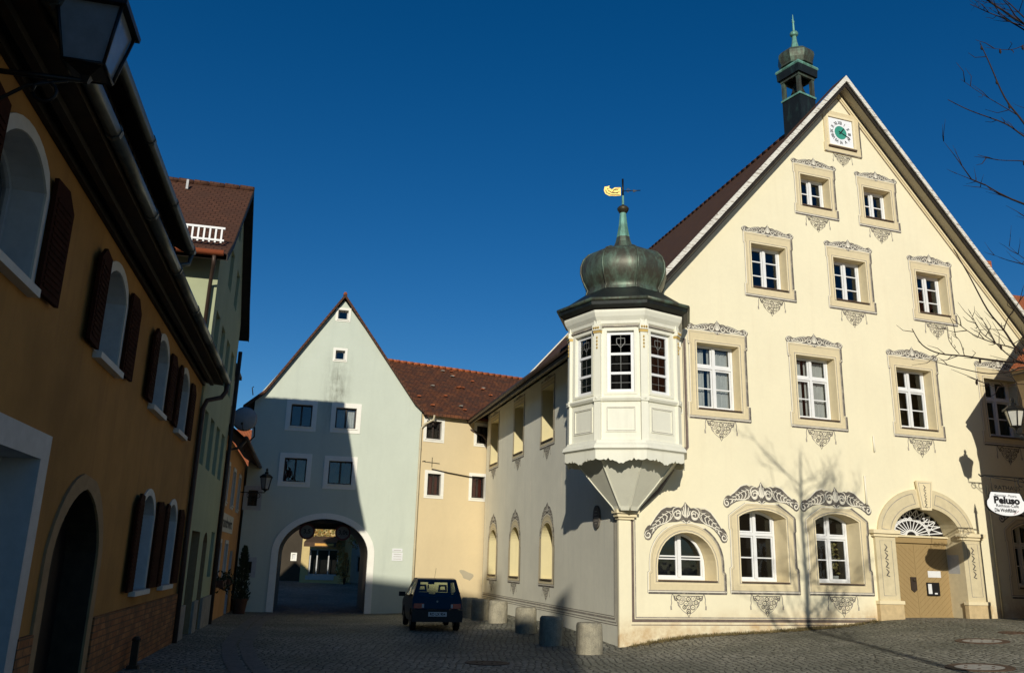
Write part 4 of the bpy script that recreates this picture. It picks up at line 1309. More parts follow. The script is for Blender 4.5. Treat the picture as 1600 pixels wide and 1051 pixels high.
# oval plaque on the side wall below the oriel
def plaque():
    p = S2(1.5)
    w = hall.matrix_world
    t = thing("wall_plaque", "dark oval plaque on the grey side wall under the oriel", "plaque", (CX, CY, 0), FROT)
    mb = MB(); n = 28
    mb.M = T(p[0], p[1], 2.82) @ RZ(SROT)
    ov = [(.24 * cos(2 * pi * k / n), .30 * sin(2 * pi * k / n)) for k in range(n)]
    mb.prism(ov, -.05, -.004, "ornament_dark")
    mb.build("plate", t)
    tx = MB(); tx.M = T(p[0], p[1], 2.82) @ RZ(SROT)
    for k, z in enumerate((.14, .06, -.02, -.10, -.17)):
        tx.ribbon([(-.15 + .03 * abs(k - 2), z), (.15 - .03 * abs(k - 2), z)], .025, -.053, "ornament_grey")
    tx.build("inscription", t)
plaque()

# ================================================================ plain stone-framed windows for the other houses
PC = {}
def plain_window(parent, w, h, loc, rotz=0.0, fw=.14, frame="white_stone", sashm="dark_frame", curtain=None, depth=.14, mull=True, archrise=0, surround=True, key=None):
    k = (w, h, fw, frame, sashm, curtain, depth, mull, archrise, surround)
    if k not in PC:
        D = {}
        op = rect(0, w, 0, h) if not archrise else segarch(0, w, 0, h - archrise, archrise)
        m = MB(); inn = offset_poly(op, -.05)
        m.ring(op, inn, depth, depth + .05, sashm)
        if mull:
            m.box(-.035, .035, depth - .01, depth + .04, .05, h - .05 - (0 if not archrise else 0.0), sashm)
        D["window"] = m.mesh("window")
        g = MB(); g.poly(inn, [], depth + .03, "window_glass"); D["pane"] = g.mesh("pane")
        if surround:
            s = MB(); s.ring(offset_poly(op, fw), op, -.025, .0, frame); s.box(-w / 2 - fw * .4, w / 2 + fw * .4, -.06, depth, -.04, -.002, frame); D["frame"] = s.mesh("frame")
        if curtain:
            c = MB(); vs = []; nn = 30
            for j in range(nn + 1):
                x = -w / 2 + .06 + (w - .12) * j / nn
                vs += [(x, depth + .12 + .02 * sin(j * 1.7), .05), (x, depth + .12 + .02 * sin(j * 1.7), h - .06)]
            gap = curtain[1]
            c.add(vs, [(2 * j, 2 * j + 2, 2 * j + 3, 2 * j + 1) for j in range(nn) if not (gap and abs(j - nn / 2) < gap)], curtain[0], True)
            D["curtain"] = c.mesh("curtain")
        PC[k] = D
    D = PC[k]
    o = put("window", D["window"], parent, loc, rotz)
    for nm in ("pane", "frame", "curtain"):
        if nm in D:
            put(nm, D[nm], o)
    return o

# ================================================================ GATE TOWER
TAZ = radians(77); TROT = pi / 2 - TAZ
TO = (-5.4205, 33.8528)
def gate_house():
    t = thing("gate_house", "pale grey-blue gate house with steep gable and round-arched street passage", "gate house", (TO[0], TO[1], 0), TROT)
    xl, xr, DEPTH = -4.87, 1.80, 5.0
    xm = -1.70; apex = 12.05
    wins = [(-3.035, 6.64, .83, .88), (-1.275, 6.66, .82, .84), (-3.085, 4.44, .86, .93), (-1.33, 4.42, .92, .92), (-1.715, 11.22, .42, .40), (-1.705, 9.50, .38, .38)]
    holes = [rect(x, w, z, z + h) for x, z, w, h in wins]
    side_h = [rect(-4.58, .36, 3.45, 4.05), rect(-4.47, .24, .95, 1.38)]
    arch_h = arch(-1.72, 3.40, -.9, 1.72, 1.34, 28)
    wall = [(xl, -1.5), (xr, -1.5), (xr, 7.62), (xm, apex), (xl, 7.62)]
    m = MB()
    m.poly(wall, holes + side_h + [arch_h], 0, "blue_plaster")
    for h in holes + side_h:
        m.reveal(h, 0, .3, "white_stone")
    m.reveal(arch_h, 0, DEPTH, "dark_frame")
    m.poly(wall, [arch_h], DEPTH, "blue_plaster")
    m.quad((xl, 0, -1.5), (xl, DEPTH, -1.5), (xl, DEPTH, 7.62), (xl, 0, 7.62), "blue_plaster")
    m.quad((xr, 0, -1.5), (xr, DEPTH, -1.5), (xr, DEPTH, 7.62), (xr, 0, 7.62), "blue_plaster")
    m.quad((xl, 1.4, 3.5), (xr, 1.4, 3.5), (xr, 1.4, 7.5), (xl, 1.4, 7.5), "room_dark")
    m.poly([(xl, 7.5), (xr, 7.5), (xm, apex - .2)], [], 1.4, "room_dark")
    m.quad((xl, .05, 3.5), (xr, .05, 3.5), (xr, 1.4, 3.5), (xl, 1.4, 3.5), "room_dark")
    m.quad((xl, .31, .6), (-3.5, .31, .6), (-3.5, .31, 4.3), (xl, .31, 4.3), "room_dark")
    m.build("wall", t)
    # timber beams under the ceiling of the passage
    b = MB()
    for k in range(3):
        b.box(-3.0, -.44, .9 + k * 1.6, 1.15 + k * 1.6, 2.80, 2.92, "dark_timber")
    b.build("beam", t)
    sa = MB()
    o_ = [(-1.72 + 1.96 * cos(pi * k / 28), 1.72 + 1.56 * sin(pi * k / 28)) for k in range(29)]
    i_ = [(-1.72 + 1.70 * cos(pi * k / 28), 1.72 + 1.34 * sin(pi * k / 28)) for k in range(29)]
    o_ = [(.24, -.9)] + o_ + [(-3.68, -.9)]; i_ = [(-.02, -.9)] + i_ + [(-3.42, -.9)]
    vs = []
    for a, c in zip(o_, i_):
        vs += [(a[0], -.035, a[1]), (c[0], -.035, c[1]), (a[0], 0, a[1]), (c[0], .45, c[1])]
    fs = []
    for k in range(len(o_) - 1):
        q = 4 * k
        fs += [(q, q + 4, q + 5, q + 1), (q, q + 2, q + 6, q + 4), (q + 1, q + 5, q + 7, q + 3)]
    sa.add(vs, fs, "white_trim")
    sa.build("arch_surround", t)
    r = MB()
    prof = [(xl - .42, 7.30), (xl + .35, 7.98), (xm, apex + .22), (xr - .35, 7.98), (xr + .28, 7.42)]
    for a, c in zip(prof, prof[1:]):
        r.quad((a[0], -.20, a[1]), (c[0], -.20, c[1]), (c[0], DEPTH + .2, c[1]), (a[0], DEPTH + .2, a[1]), "tile_old")
        r.quad((a[0], -.20, a[1] - .13), (c[0], -.20, c[1] - .13), (c[0], DEPTH + .2, c[1] - .13), (a[0], DEPTH + .2, a[1] - .13), "dark_timber")
        r.prism([(a[0], a[1] - .14), (c[0], c[1] - .14), (c[0], c[1] + .01), (a[0], a[1] + .01)] , -.225, -.201, "tile_brown")
    for k in range(22):
        r.tube([(xm, -.2 + k * .41, apex + .24), (xm, -.2 + k * .41 + .39, apex + .26)], .08, "tile_red", 6)
    r.build("roof", t)
    cur = [("curtain", 2), ("curtain", 1), ("curtain", 4), ("curtain", 4), None, None]
    for i, (x, z, w, h) in enumerate(wins):
        plain_window(t, w, h, (x, 0, z), 0, .19 if i < 4 else .10, "white_trim", "dark_frame" if i < 4 else "dim_white", ("curtain", 1.5) if i == 1 else (("wine_curtain", 5) if i in (2, 3) else None), .16, i < 4)
    for (x, w, z, h) in ((-4.58, .36, 3.45, .60), (-4.47, .24, .95, .43)):
        plain_window(t, w, h, (x, 0, z), 0, .16, "dim_white", "dark_frame", None, .16, False)
    # iron wall hooks at the eaves
    k = MB(); k.tube([(xl - .1, -.1, 7.75), (xl - .16, -.1, 8.05), (xl - .10, -.1, 8.1)], .02, "iron", 5); k.build("snow_hook", t)
    # arch signs
    for x, txt, lab in ((-2.42, "3,5", "round height limit sign hanging in the left part of the arch"), (-1.02, "3,0t", "round weight limit sign hanging in the right part of the arch")):
        d = thing("traffic_sign", lab, "traffic sign", (TO[0], TO[1], 0), TROT, "traffic signs hung in the gate arch")
        mb = MB(); n = 30
        mb.prism([(x + .31 * cos(2 * pi * q / n), 2.58 + .31 * sin(2 * pi * q / n)) for q in range(n)], .60, .62, "traffic_red")
        mb.build("disc", d)
        mb = MB(); mb.prism([(x + .24 * cos(2 * pi * q / n), 2.58 + .24 * sin(2 * pi * q / n)) for q in range(n)], .592, .599, "traffic_white")
        text_mesh(txt, .24, "ink", T(x, .589, 2.58), mb, .006); mb.build("face", d)
        mb = MB(); mb.tube([(x, .63, 2.6), (x, .63, 3.1)], .02, "iron", 6); mb.build("hanger", d)
    # notices on the wall right of the arch
    for x, z, w_, h_, lab in ((1.14, 1.55, .42, .32, "white square notice plate on the gate house wall beside the arch"), (1.13, 1.90, .40, .12, "narrow white notice strip above the square plate on the gate house")):
        d = thing("notice_plate", lab, "notice", (TO[0], TO[1], 0), TROT, "notices on the gate house wall")
        mb = MB(); mb.box(x - w_ / 2, x + w_ / 2, -.02, -.003, z, z + h_, "paper"); mb.build("plate", d)
        mb = MB()
        for j in range(3 if h_ > .2 else 1):
            zz = z + h_ - .07 - j * .09
            mb.ribbon([(x - w_ * .36, zz), (x + w_ * .36, zz)], .014, -.023, "ornament_grey")
        mb.build("lettering", d)
gate_house()

# ================================================================ LINK BUILDING (sand coloured)
LAZ = radians(62); LROT = pi / 2 - LAZ
LO = (-3.659, 34.2595)
def link_house():
    t = thing("link_house", "sand coloured house with mossy red roof between gate house and town hall", "house", (LO[0], LO[1], 0), LROT)
    wins = [(.58, 6.46, .68, .76), (.70, 4.17, .60, .87), (2.72, 4.17, .62, .90), (2.9, 6.46, .68, .76)]
    holes = [rect(x, w, z, z + h) for x, z, w, h in wins]
    m = MB(); W = 9.5
    m.poly([(.02, -1.5), (W, -1.5), (W, 7.55), (.02, 7.55)], holes, 0, "sand_plaster")
    for h in holes:
        m.reveal(h, 0, .25, "white_stone")
    m.quad((0, 1.2, 0), (W, 1.2, 0), (W, 1.2, 7.5), (0, 1.2, 7.5), "room_dark")
    m.quad((W, 0, -1.5), (W, 7, -1.5), (W, 7, 7.5), (W, 0, 7.5), "sand_plaster")
    rnd = random.Random(2)
    patch = [(2.33 + .28 * cos(a) * (1 + .3 * sin(3 * a)), 1.05 + .20 * sin(a) * (1 + .25 * cos(2 * a)) - .35 * .28 * cos(a)) for a in [2 * pi * k / 22 for k in range(22)]]
    m.poly(patch, [], -.004, "bare_patch")
    m.build("wall", t)
    r = MB()
    r.quad((.03, -.32, 7.50), (W, -.32, 7.50), (W, 4.2, 10.55), (-1.9, 4.2, 10.55), "tile_old")
    r.quad((-.02, -.32, 7.38), (W, -.32, 7.38), (W, .15, 7.62), (-.02, .15, 7.62), "dark_timber")
    r.quad((-.02, -.32, 7.38), (W, -.32, 7.38), (W, -.32, 7.50), (-.02, -.32, 7.50), "tile_old")
    r.quad((-1.9, 4.2, 10.55), (W, 4.2, 10.55), (W, 8.5, 7.5), (-1.9, 8.5, 7.5), "tile_old")
    for k in range(34):
        x = -1.9 + k * .335
        r.tube([(x, 4.2, 10.56), (x + .32, 4.2, 10.58)], .085, "tile_red", 6)
    rr = random.Random(11)
    for k in range(26):
        x, v = rr.uniform(.1, 6), rr.uniform(.1, .95)
        y = -.32 + 4.52 * v; z = 7.5 + 3.05 * v
        r.box(x, x + .14, y - .12, y, z + .01, z + .06, rr.choice(["tile_red", "tile_red", "concrete_edge"]))
    r.build("roof", t)
    for x, z, w, h in wins:
        plain_window(t, w, h, (x, 0, z), 0, .13, "white_trim", "dark_frame", ("wine_curtain", 0) if z < 5 else ("dark_frame", 0), .12, True)
    g = MB()
    g.tube([(.42, -.36, 7.40), (.40, -.34, 7.22), (.10, -.12, 7.02), (-.03, -.08, 6.85), (-.03, -.08, 1.95), (-.03, -.08, -.4)], .045, "cream_pipe", 8)
    for z in (6.0, 4.2, 2.0):
        g.lathe([(.055, 0), (.055, .06)], 8, "cream_pipe", (-.03, -.08, z))
    g.build("downpipe", t)
    a = MB()
    a.tube([(.22, -.02, 5.50), (.90, -.02, 5.47)], .011, "iron", 5); a.tube([(.56, -.02, 5.30), (.56, -.02, 5.70)], .011, "iron", 5)
    a.ribbon([(.12, 5.50), (.26, 5.53)], .03, -.02, "iron")
    a.build("wall_anchor", t)
    c = MB()
    c.tube([(.55, -.05, 5.22), (1.3, -.06, 5.12), (2.7, -.07, 4.98)], .022, "iron", 5)
    c.build("cable", t)
link_house()

# ================================================================ LEFT ROW
WAZ = radians(-13); WROT = pi / 2 - WAZ
WO = (-6.98678941, 18.55316181)
def Wp(u, off=0.0):       # world point: u along the street wall, off metres out into the street
    return (WO[0] + sin(WAZ) * u + cos(WAZ) * off, WO[1] + cos(WAZ) * u - sin(WAZ) * off)
def shutter(parent, mesh, loc, rz):
    return put("shutter", mesh, parent, loc, rz)
def arched_top(w, h, rise):
    return segarch(0, w, 0, h - rise, rise)

def orange_house():
    t = thing("orange_house", "low ochre orange house with brown shutters and arched windows on the shaded street side", "house", (WO[0], WO[1], 0), WROT)
    U0 = -34.0
    up = [(-12.35, 1.15), (-8.72, 1.12), (-5.16, 1.10), (-2.52, 1.08), (-16.0, 1.15), (-19.6, 1.15)]
    lo = [(-4.58, 1.18), (-1.98, 1.14)]
    holes = []; specs = []
    for u, w in up:
        holes.append([(p[0] + u, p[1] + 3.86) for p in arched_top(w, 1.16, .26)]); specs.append(("u", u, w))
    for u, w in lo:
        holes.append([(p[0] + u, p[1] + 1.02) for p in arched_top(w, 1.50, .30)]); specs.append(("l", u, w))
    door = arch(-8.72, 2.05, -.8, 1.45, .76, 18)
    # pointed feel: slight peak
    door = [(p[0], p[1] + (.10 * max(0, 1 - abs(p[0] + 8.72) / .8) if p[1] > 1.6 else 0)) for p in door]
    shop = rect(-12.1, 2.8, -.6, 2.45)
    m = MB()
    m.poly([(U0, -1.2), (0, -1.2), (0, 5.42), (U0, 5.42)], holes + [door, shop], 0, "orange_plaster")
    for (k, u, w), h in zip(specs, holes):
        m.reveal(h, 0, .34, "dim_white", .06)
    m.reveal(door, 0, .42, "soffit_brown")
    m.reveal(shop, 0, .40, "dim_white")
    m.quad((U0, .9, -1), (0, .9, -1), (0, .9, 5.4), (U0, .9, 5.4), "room_dark")
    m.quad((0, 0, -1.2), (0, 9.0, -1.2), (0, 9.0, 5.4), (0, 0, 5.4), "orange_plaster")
    m.build("wall", t)
    # brick plinth, proud of the render
    b = MB()
    for xa, xb in ((U0, -13.75), (-10.45, -9.99), (-7.45, -.02)):
        zt = .78
        b.box(xa, xb, -.05, -.002, -.9, zt, "brick_base")
    b.build("brick_plinth", t)
    # upper and lower windows with shutters
    smesh = {}
    for key, w, h in (("u", .56, 1.13), ("l", .58, 1.46)):
        s = MB(); outl = [(0, 0), (w, 0), (w, h - .16), (w * .62, h), (0, h - .02)]
        s.prism(outl, -.02, .02, "shutter_brown")
        for j in range(int((h - .2) / .06)):
            s.box(.06, w - .06, -.030, -.0205, .07 + j * .06, .105 + j * .06, "shutter_brown")
        smesh[key + "r"] = s.mesh("shutter")
        s = MB(); outl = [(0, 0), (-w, 0), (-w, h - .16), (-w * .62, h), (0, h - .02)]
        s.prism([outl[0]] + outl[:0:-1], -.02, .02, "shutter_brown")
        for j in range(int((h - .2) / .06)):
            s.box(-w + .06, -.06, -.030, -.0205, .07 + j * .06, .105 + j * .06, "shutter_brown")
        smesh[key + "l"] = s.mesh("shutter")
    for k, u, w in specs:
        z = 3.86 if k == "u" else 1.02
        h = 1.16 if k == "u" else 1.50
        rise = .26 if k == "u" else .30
        wdw = plain_window(t, w * .94, h, (u, 0, z), 0, .09, "dim_white", "dim_white", ("curtain", 0), .26, False, rise, False)
        s = MB(); op = arched_top(w, h, rise)
        s.ring([(p[0] + (.10 if p[0] > 0 else -.10), p[1]) if p[1] < h - rise + .01 else (p[0] * 1.15, p[1] + .11) for p in op], op, -.02, 0, "white_stone")
        s.box(-w / 2 - .06, w / 2 + .06, -.10, .26, -.08, -.003, "white_stone")
        s.build("frame", wdw)
        aw = .30
        if not (k == "l" and u < -4) and True:
            pass
        put("shutter", smesh[k + "r"], wdw, (w / 2 + .10, -.05, 0), -radians(1.5))
        put("shutter", smesh[k + "l"], wdw, (-w / 2 - .10, -.05, 0), radians(3))
    # arched door
    d = MB(); d.prism([(p[0], p[1]) for p in door], .36, .42, "door_dark")
    dd = d.build("door", t)
    s = MB(); s.ring([(p[0] + (.22 if p[0] > -8.72 else -.22) * (1 if p[1] < 1.6 else .9), p[1] + (.20 * min(1, max(0, (p[1] - 1.5))) if p[1] > 1.5 else 0)) for p in door], door, -.03, 0, "jamb_stone"); s.build("door_frame", dd)
    s = MB(); s.box(-8.9, -8.62, .345, .359, 1.25, 1.55, "dark_frame")
    for j in range(5):
        s.box(-8.88, -8.64, .34, .3445, 1.28 + j * .05, 1.30 + j * .05, "dim_white")
    s.build("letter_slot", dd)
    s = MB()
    s.box(-10.70, -10.44, -.04, -.0, -.8, 2.45, "dim_white"); s.box(-13.76, -13.5, -.04, -.0, -.8, 2.45, "dim_white"); s.box(-13.76, -10.44, -.04, -.0, 2.4505, 2.70, "dim_white")
    so = s.build("shop_door", t)
    s = MB(); inn = rect(-12.1, 2.8, -.6, 2.45)
    s.ring(inn, offset_poly(inn, -.10), .30, .36, "dim_white"); s.ring(offset_poly(inn, -.101), offset_poly(inn, -.2), .32, .36, "dim_white"); s.box(-12.2, -12.0, .30, .36, -.5, 2.35, "dim_white"); s.build("door_frame", so)
    s = MB(); s.poly(offset_poly(inn, -.15), [], .34, "window_glass"); s.build("pane", so)
    # eaves: boxed soffit, moulding, gutter
    e = MB()
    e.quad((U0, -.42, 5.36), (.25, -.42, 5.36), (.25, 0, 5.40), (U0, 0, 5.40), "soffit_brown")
    e.quad((U0, -.42, 5.36), (.25, -.42, 5.36), (.25, -.42, 5.52), (U0, -.42, 5.52), "soffit_brown")
    e.box(U0, 0, -.06, -.002, 5.28, 5.36, "dark_timber")
    e.box(U0, .0, -.24, -.16, 5.30, 5.372, "dark_timber")
    e.build("soffit", t)
    r = MB()
    r.quad((U0, -.45, 5.50), (.25, -.45, 5.50), (.25, 5.0, 10.6), (U0, 5.0, 10.6), "tile_dark")
    r.quad((U0, 5.0, 10.6), (.25, 5.0, 10.6), (.25, 10.4, 5.5), (U0, 10.4, 5.5), "tile_dark")
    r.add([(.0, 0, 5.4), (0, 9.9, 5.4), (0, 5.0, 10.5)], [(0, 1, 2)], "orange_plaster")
    r.build("roof", t)
    g = MB()
    for k in range(17):
        a = U0 + k * 2.02
        g.tube([(a, -.50, 5.46), (a + 2.0, -.50, 5.46)], .075, "gutter_zinc", 8); g.lathe([(.085, 0), (.085, .05)], 8, "gutter_zinc", (0, 0, 0)) if False else None
        g.M = T(a + 2.0, -.50, 5.46) @ Matrix.Rotation(pi / 2, 4, 'Y'); g.lathe([(.086, -.03), (.086, .03)], 8, "gutter_zinc"); g.M = None
    g.tube([(.18, -.50, 5.42), (.20, -.50, 5.22), (.12, -.42, 5.06), (-.02, -.14, 4.95), (-.08, -.08, 4.75), (-.08, -.08, 2.0), (-.08, -.09, -.6)], .055, "gutter_brown", 8)
    g.build("gutter", t)
    # long dormer clad in dark boards
    dm = MB()
    x0, x1 = -33, -5.25
    dm.box(x0, x1, .02, 3.0, 5.6, 6.66, "dark_timber")
    for k in range(90):
        x = x1 - .02 - k * .28
        dm.box(x - .02, x, .0, .019, 5.6, 6.64, "soffit_brown")
    dmo = dm.build("dormer", t)
    rr = MB(); rr.quad((x0, -.2, 6.66), (x1 + .15, -.2, 6.66), (x1 + .15, 4.2, 8.9), (x0, 4.2, 8.9), "tile_dark"); rr.quad((x0, -.2, 6.60), (x1 + .15, -.2, 6.60), (x1 + .15, 4.2, 8.84), (x0, 4.2, 8.84), "dark_timber"); rr.build("dormer_roof", dmo)
    gg = MB()
    gg.tube([(x0, -.24, 6.66), (x1 + .15, -.24, 6.66)], .07, "gutter_zinc", 8)
    for k in range(14):
        gg.M = T(x1 - k * 2.0, -.24, 6.66) @ Matrix.Rotation(pi / 2, 4, 'Y'); gg.lathe([(.08, -.03), (.08, .03)], 8, "gutter_zinc")
    gg.M = None
    gg.tube([(x1 + .10, -.24, 6.6), (x1 + .1, -.22, 6.42), (x1 - .1, .0, 6.3)], .04, "gutter_zinc", 7)
    gg.build("dormer_gutter", dmo)
orange_house()

def green_house():
    t = thing("green_house", "tall pale green house with brown tiled roof, its gable facing the street", "house", (WO[0], WO[1], 0), WROT)
    x0, x1, D = .02, 6.30, 11.0
    xm, ap = 3.35, 11.42
    wins = [(x, z, .82, 1.25) for z in (3.62, 6.0) for x in (.95, 2.35, 3.75, 5.15)] + [(2.4, 8.35, .75, 1.05), (4.2, 8.35, .75, 1.05), (3.35, 10.1, .5, .6), (5.45, 1.0, .85, 1.2)]
    holes = [rect(x, w, z, z + h) for x, z, w, h in wins]
    door = rect(1.75, 1.5, -.6, 2.12); adoor = segarch(3.75, .9, -.6, 1.9, .25)
    m = MB()
    m.poly([(x0, -1.5), (x1, -1.5), (x1, 8.45), (xm, ap), (x0, 8.45)], holes + [door, adoor], -.04, "green_plaster")
    for h in holes:
        m.reveal(h, -.04, .28, "green_plaster")
    for h in (door, adoor):
        m.reveal(h, -.04, .5, "jamb_stone")
    m.quad((x0, -.04, -1.5), (x0, D, -1.5), (x0, D, 8.45), (x0, -.04, 8.45), "green_plaster")
    m.quad((x1, -.04, -1.5), (x1, D, -1.5), (x1, D, 8.45), (x1, -.04, 8.45), "green_plaster")
    m.quad((x0, 1.3, -1), (x1, 1.3, -1), (x1, 1.3, 8), (x0, 1.3, 8), "room_dark"); m.poly([(x0, 8), (x1, 8), (xm, ap - .2)], [], 1.3, "room_dark")
    m.build("wall", t)
    for x, z, w, h in wins:
        plain_window(t, w, h, (x, -.04, z), 0, .10, "dim_white", "dark_frame", None, .20, True, 0, False)
    d = MB(); d.box(1.0, 2.5, .42, .48, -.6, 2.12, "door_dark"); d.build("door", t)
    d = MB(); d.prism(adoor, .42, .48, "door_dark"); d.build("door", t)
    for xa, xb in ((x0 + .02, .98), (2.52, 3.28), (4.22, x1 - .02)):
        b = MB(); b.box(xa, xb, -.10, -.041, -.9, .5, "concrete_edge"); b.build("plinth", t)
    r = MB()
    pr = [(x0 - .72, 8.22), (x0 + .3, 8.92), (xm, ap + .22), (x1 - .3, 8.92), (x1 + .6, 8.22)]
    for a, c in zip(pr, pr[1:]):
        r.quad((a[0], -.26, a[1]), (c[0], -.26, c[1]), (c[0], D, c[1]), (a[0], D, a[1]), "tile_brown")
        r.quad((a[0], -.26, a[1] - .14), (c[0], -.26, c[1] - .14), (c[0], D, c[1] - .14), (a[0], D, a[1] - .14), "dark_timber")
        r.prism([(a[0], a[1] - .16), (c[0], c[1] - .16), (c[0], c[1] + .01), (a[0], a[1] + .01)], -.285, -.261, "dark_timber")
    for k in range(28):
        r.tube([(xm, -.28 + k * .41, ap + .23), (xm, -.28 + k * .41 + .39, ap + .25)], .09, "tile_brown", 6)
    for y in (1.4, 7.5):
        r.box(xm - .5, xm - .42, y, y + .06, ap - .18, ap + .1, "dim_white")
    r.build("roof", t)
    g = MB(); g.tube([(x0 - .79, -.20, 8.22), (x0 - .79, D, 8.22)], .075, "red_gutter", 8)
    g.build("gutter", t)
    g = MB()
    g.tube([(x0 - .77, .0, 8.16), (x0 - .70, .0, 7.95), (x0 - .12, .10, 7.7), (x0 - .10, .12, 5.4)], .045, "gutter_brown", 8)
    g.build("downpipe", t)
    g = MB()
    g.tube([(x1 + .06, -.12, 7.6), (x1 + .06, -.12, -.8)], .06, "gutter_brown", 8)
    g.build("downpipe", t)
    s = MB()
    for k in range(60):
        y = -.05 + k * .13
        s.box(x0 - .24, x0 - .21, y, y + .04, 8.66, 9.02, "white_paint")
    s.box(x0 - .25, x0 - .20, -.1, 8.0, 9.0, 9.05, "white_paint"); s.box(x0 - .25, x0 - .20, -.1, 8.0, 8.70, 8.745, "white_paint")
    s.build("snow_guard", t)
green_house()

def inn():
    t = thing("inn", "small orange inn squeezed between the green house and the gate house", "inn", (WO[0], WO[1], 0), WROT)
    x0, x1 = 6.36, 14.55
    wins = [(7.95, 3.2, .8, 1.12), (10.3, 3.2, .8, 1.12), (12.6, 3.2, .75, 1.12), (7.9, .9, .85, 1.05), (10.2, .9, .85, 1.05)]
    holes = [rect(x, w, z, z + h) for x, z, w, h in wins]; door = rect(12.4, 1.0, -.9, 1.75)
    m = MB(); m.poly([(x0, -1.5), (x1, -1.5), (x1, 5.1), (x0, 5.1)], holes + [door], 0, "inn_plaster")
    for h in holes + [door]:
        m.reveal(h, 0, .3, "dim_white")
    m.quad((x1, .02, -1.5), (x1 + 1.6, .02, -1.5), (x1 + 1.6, .02, 5.1), (x1, .02, 5.1), "inn_plaster")
    m.quad((x0, .9, -1), (x1, .9, -1), (x1, .9, 5), (x0, .9, 5), "room_dark")
    m.build("wall", t)
    for x, z, w, h in wins:
        plain_window(t, w, h, (x, 0, z), 0, .12, "dim_white", "dim_white", ("curtain", 2), .16, True)
    d = MB(); d.box(11.9, 12.9, .22, .28, -.9, 1.75, "door_dark"); d.build("door", t)
    r = MB()
    r.quad((x0, -.50, 5.02), (x1 + .05, -.50, 5.02), (x1 + .05, 4.4, 9.0), (x0, 4.4, 9.0), "tile_dark")
    r.quad((x0, -.50, 4.92), (x1 + .05, -.50, 4.92), (x1 + .05, .1, 5.3), (x0, .1, 5.3), "dark_timber")
    r.quad((x0, 4.4, 9.0), (x1, 4.4, 9.0), (x1, 9, 5), (x0, 9, 5), "tile_old")
    r.build("roof", t)
    g = MB(); g.tube([(x0, -.56, 4.98), (x1 + .1, -.56, 4.94)], .07, "gutter_brown", 8)
    g.tube([(x0 + .1, -.54, 4.92), (x0 + .1, -.4, 4.7), (x0 + .1, -.08, 4.6), (x0 + .1, -.08, -.6)], .05, "gutter_brown", 8); g.build("gutter", t)
    d = MB(); d.box(7.0, 9.0, .15, 3.0, 5.4, 7.25, "dark_timber"); d.box(6.9, 9.1, .0, 3.2, 7.251, 7.36, "dark_timber"); d.box(7.4, 8.0, .12, .149, 6.2, 7.0, "dim_white"); dm = d.build("dormer", t)
    c = MB(); c.box(8.3, 8.8, 1.2, 1.7, 7.0, 8.3, "brick_base"); c.box(8.24, 8.86, 1.14, 1.76, 8.3, 8.4, "concrete_edge"); c.build("chimney", t)
    # painted band with black-letter style writing
    b = MB(); b.box(6.75, 11.55, -.03, -.003, 2.30, 2.86, "banner_cloth"); bo = b.build("name_board", t)
    x = MB(); text_mesh("Brandt\u00b7wirt", .46, "ink", T(9.15, -.034, 2.58), x, .012, 0, 1.75); x.build("lettering", bo)
    rnd = random.Random(4)
    for xa in (7.3, 9.6):
        f = MB(); f.box(xa, xa + 1.2, -.28, -.02, .66, .86, "terracotta"); fb = f.build("flower_box", t)
        f = MB()
        for k in range(140):
            p = Vector((xa + rnd.uniform(0, 1.2), -.15 + rnd.gauss(0, .1), .80 + rnd.gauss(0, .13))); d = Vector((rnd.gauss(0, 1), rnd.gauss(0, 1), rnd.gauss(0, 1))).normalized() * .07; e = d.orthogonal().normalized() * .035
            f.add([p - d, p + e, p + d, p - e], [(0, 1, 2, 3)], "leaf_dark")
        f.build("foliage", fb)
inn()

def satellite_dish():
    p = Wp(10.3, .12)
    t = thing("satellite_dish", "grey satellite dish on a bent mast above the inn eaves", "satellite dish", (p[0], p[1], 6.15), radians(10))
    m = MB(); prof = [(.02, .0), (.2, -.012), (.35, -.05), (.42, -.085)]
    m.M = Matrix.Rotation(radians(98), 4, 'X')
    m.lathe(prof, 28, "dish_grey", smooth=True); m.M = None
    m.build("reflector", t)
    m = MB(); m.tube([(0, .05, -.41), (0, -.42, -.24)], .014, "dark_frame", 5); m.box(-.035, .035, -.48, -.40, -.27, -.19, "dark_frame"); m.build("feed_arm", t)
    m = MB(); m.tube([(.05, .16, 0), (.34, .26, -.25), (.36, .26, -.55), (.12, .26, -.85), (.08, .26, -1.1)], .03, "iron", 6); m.build("mast", t)
satellite_dish()

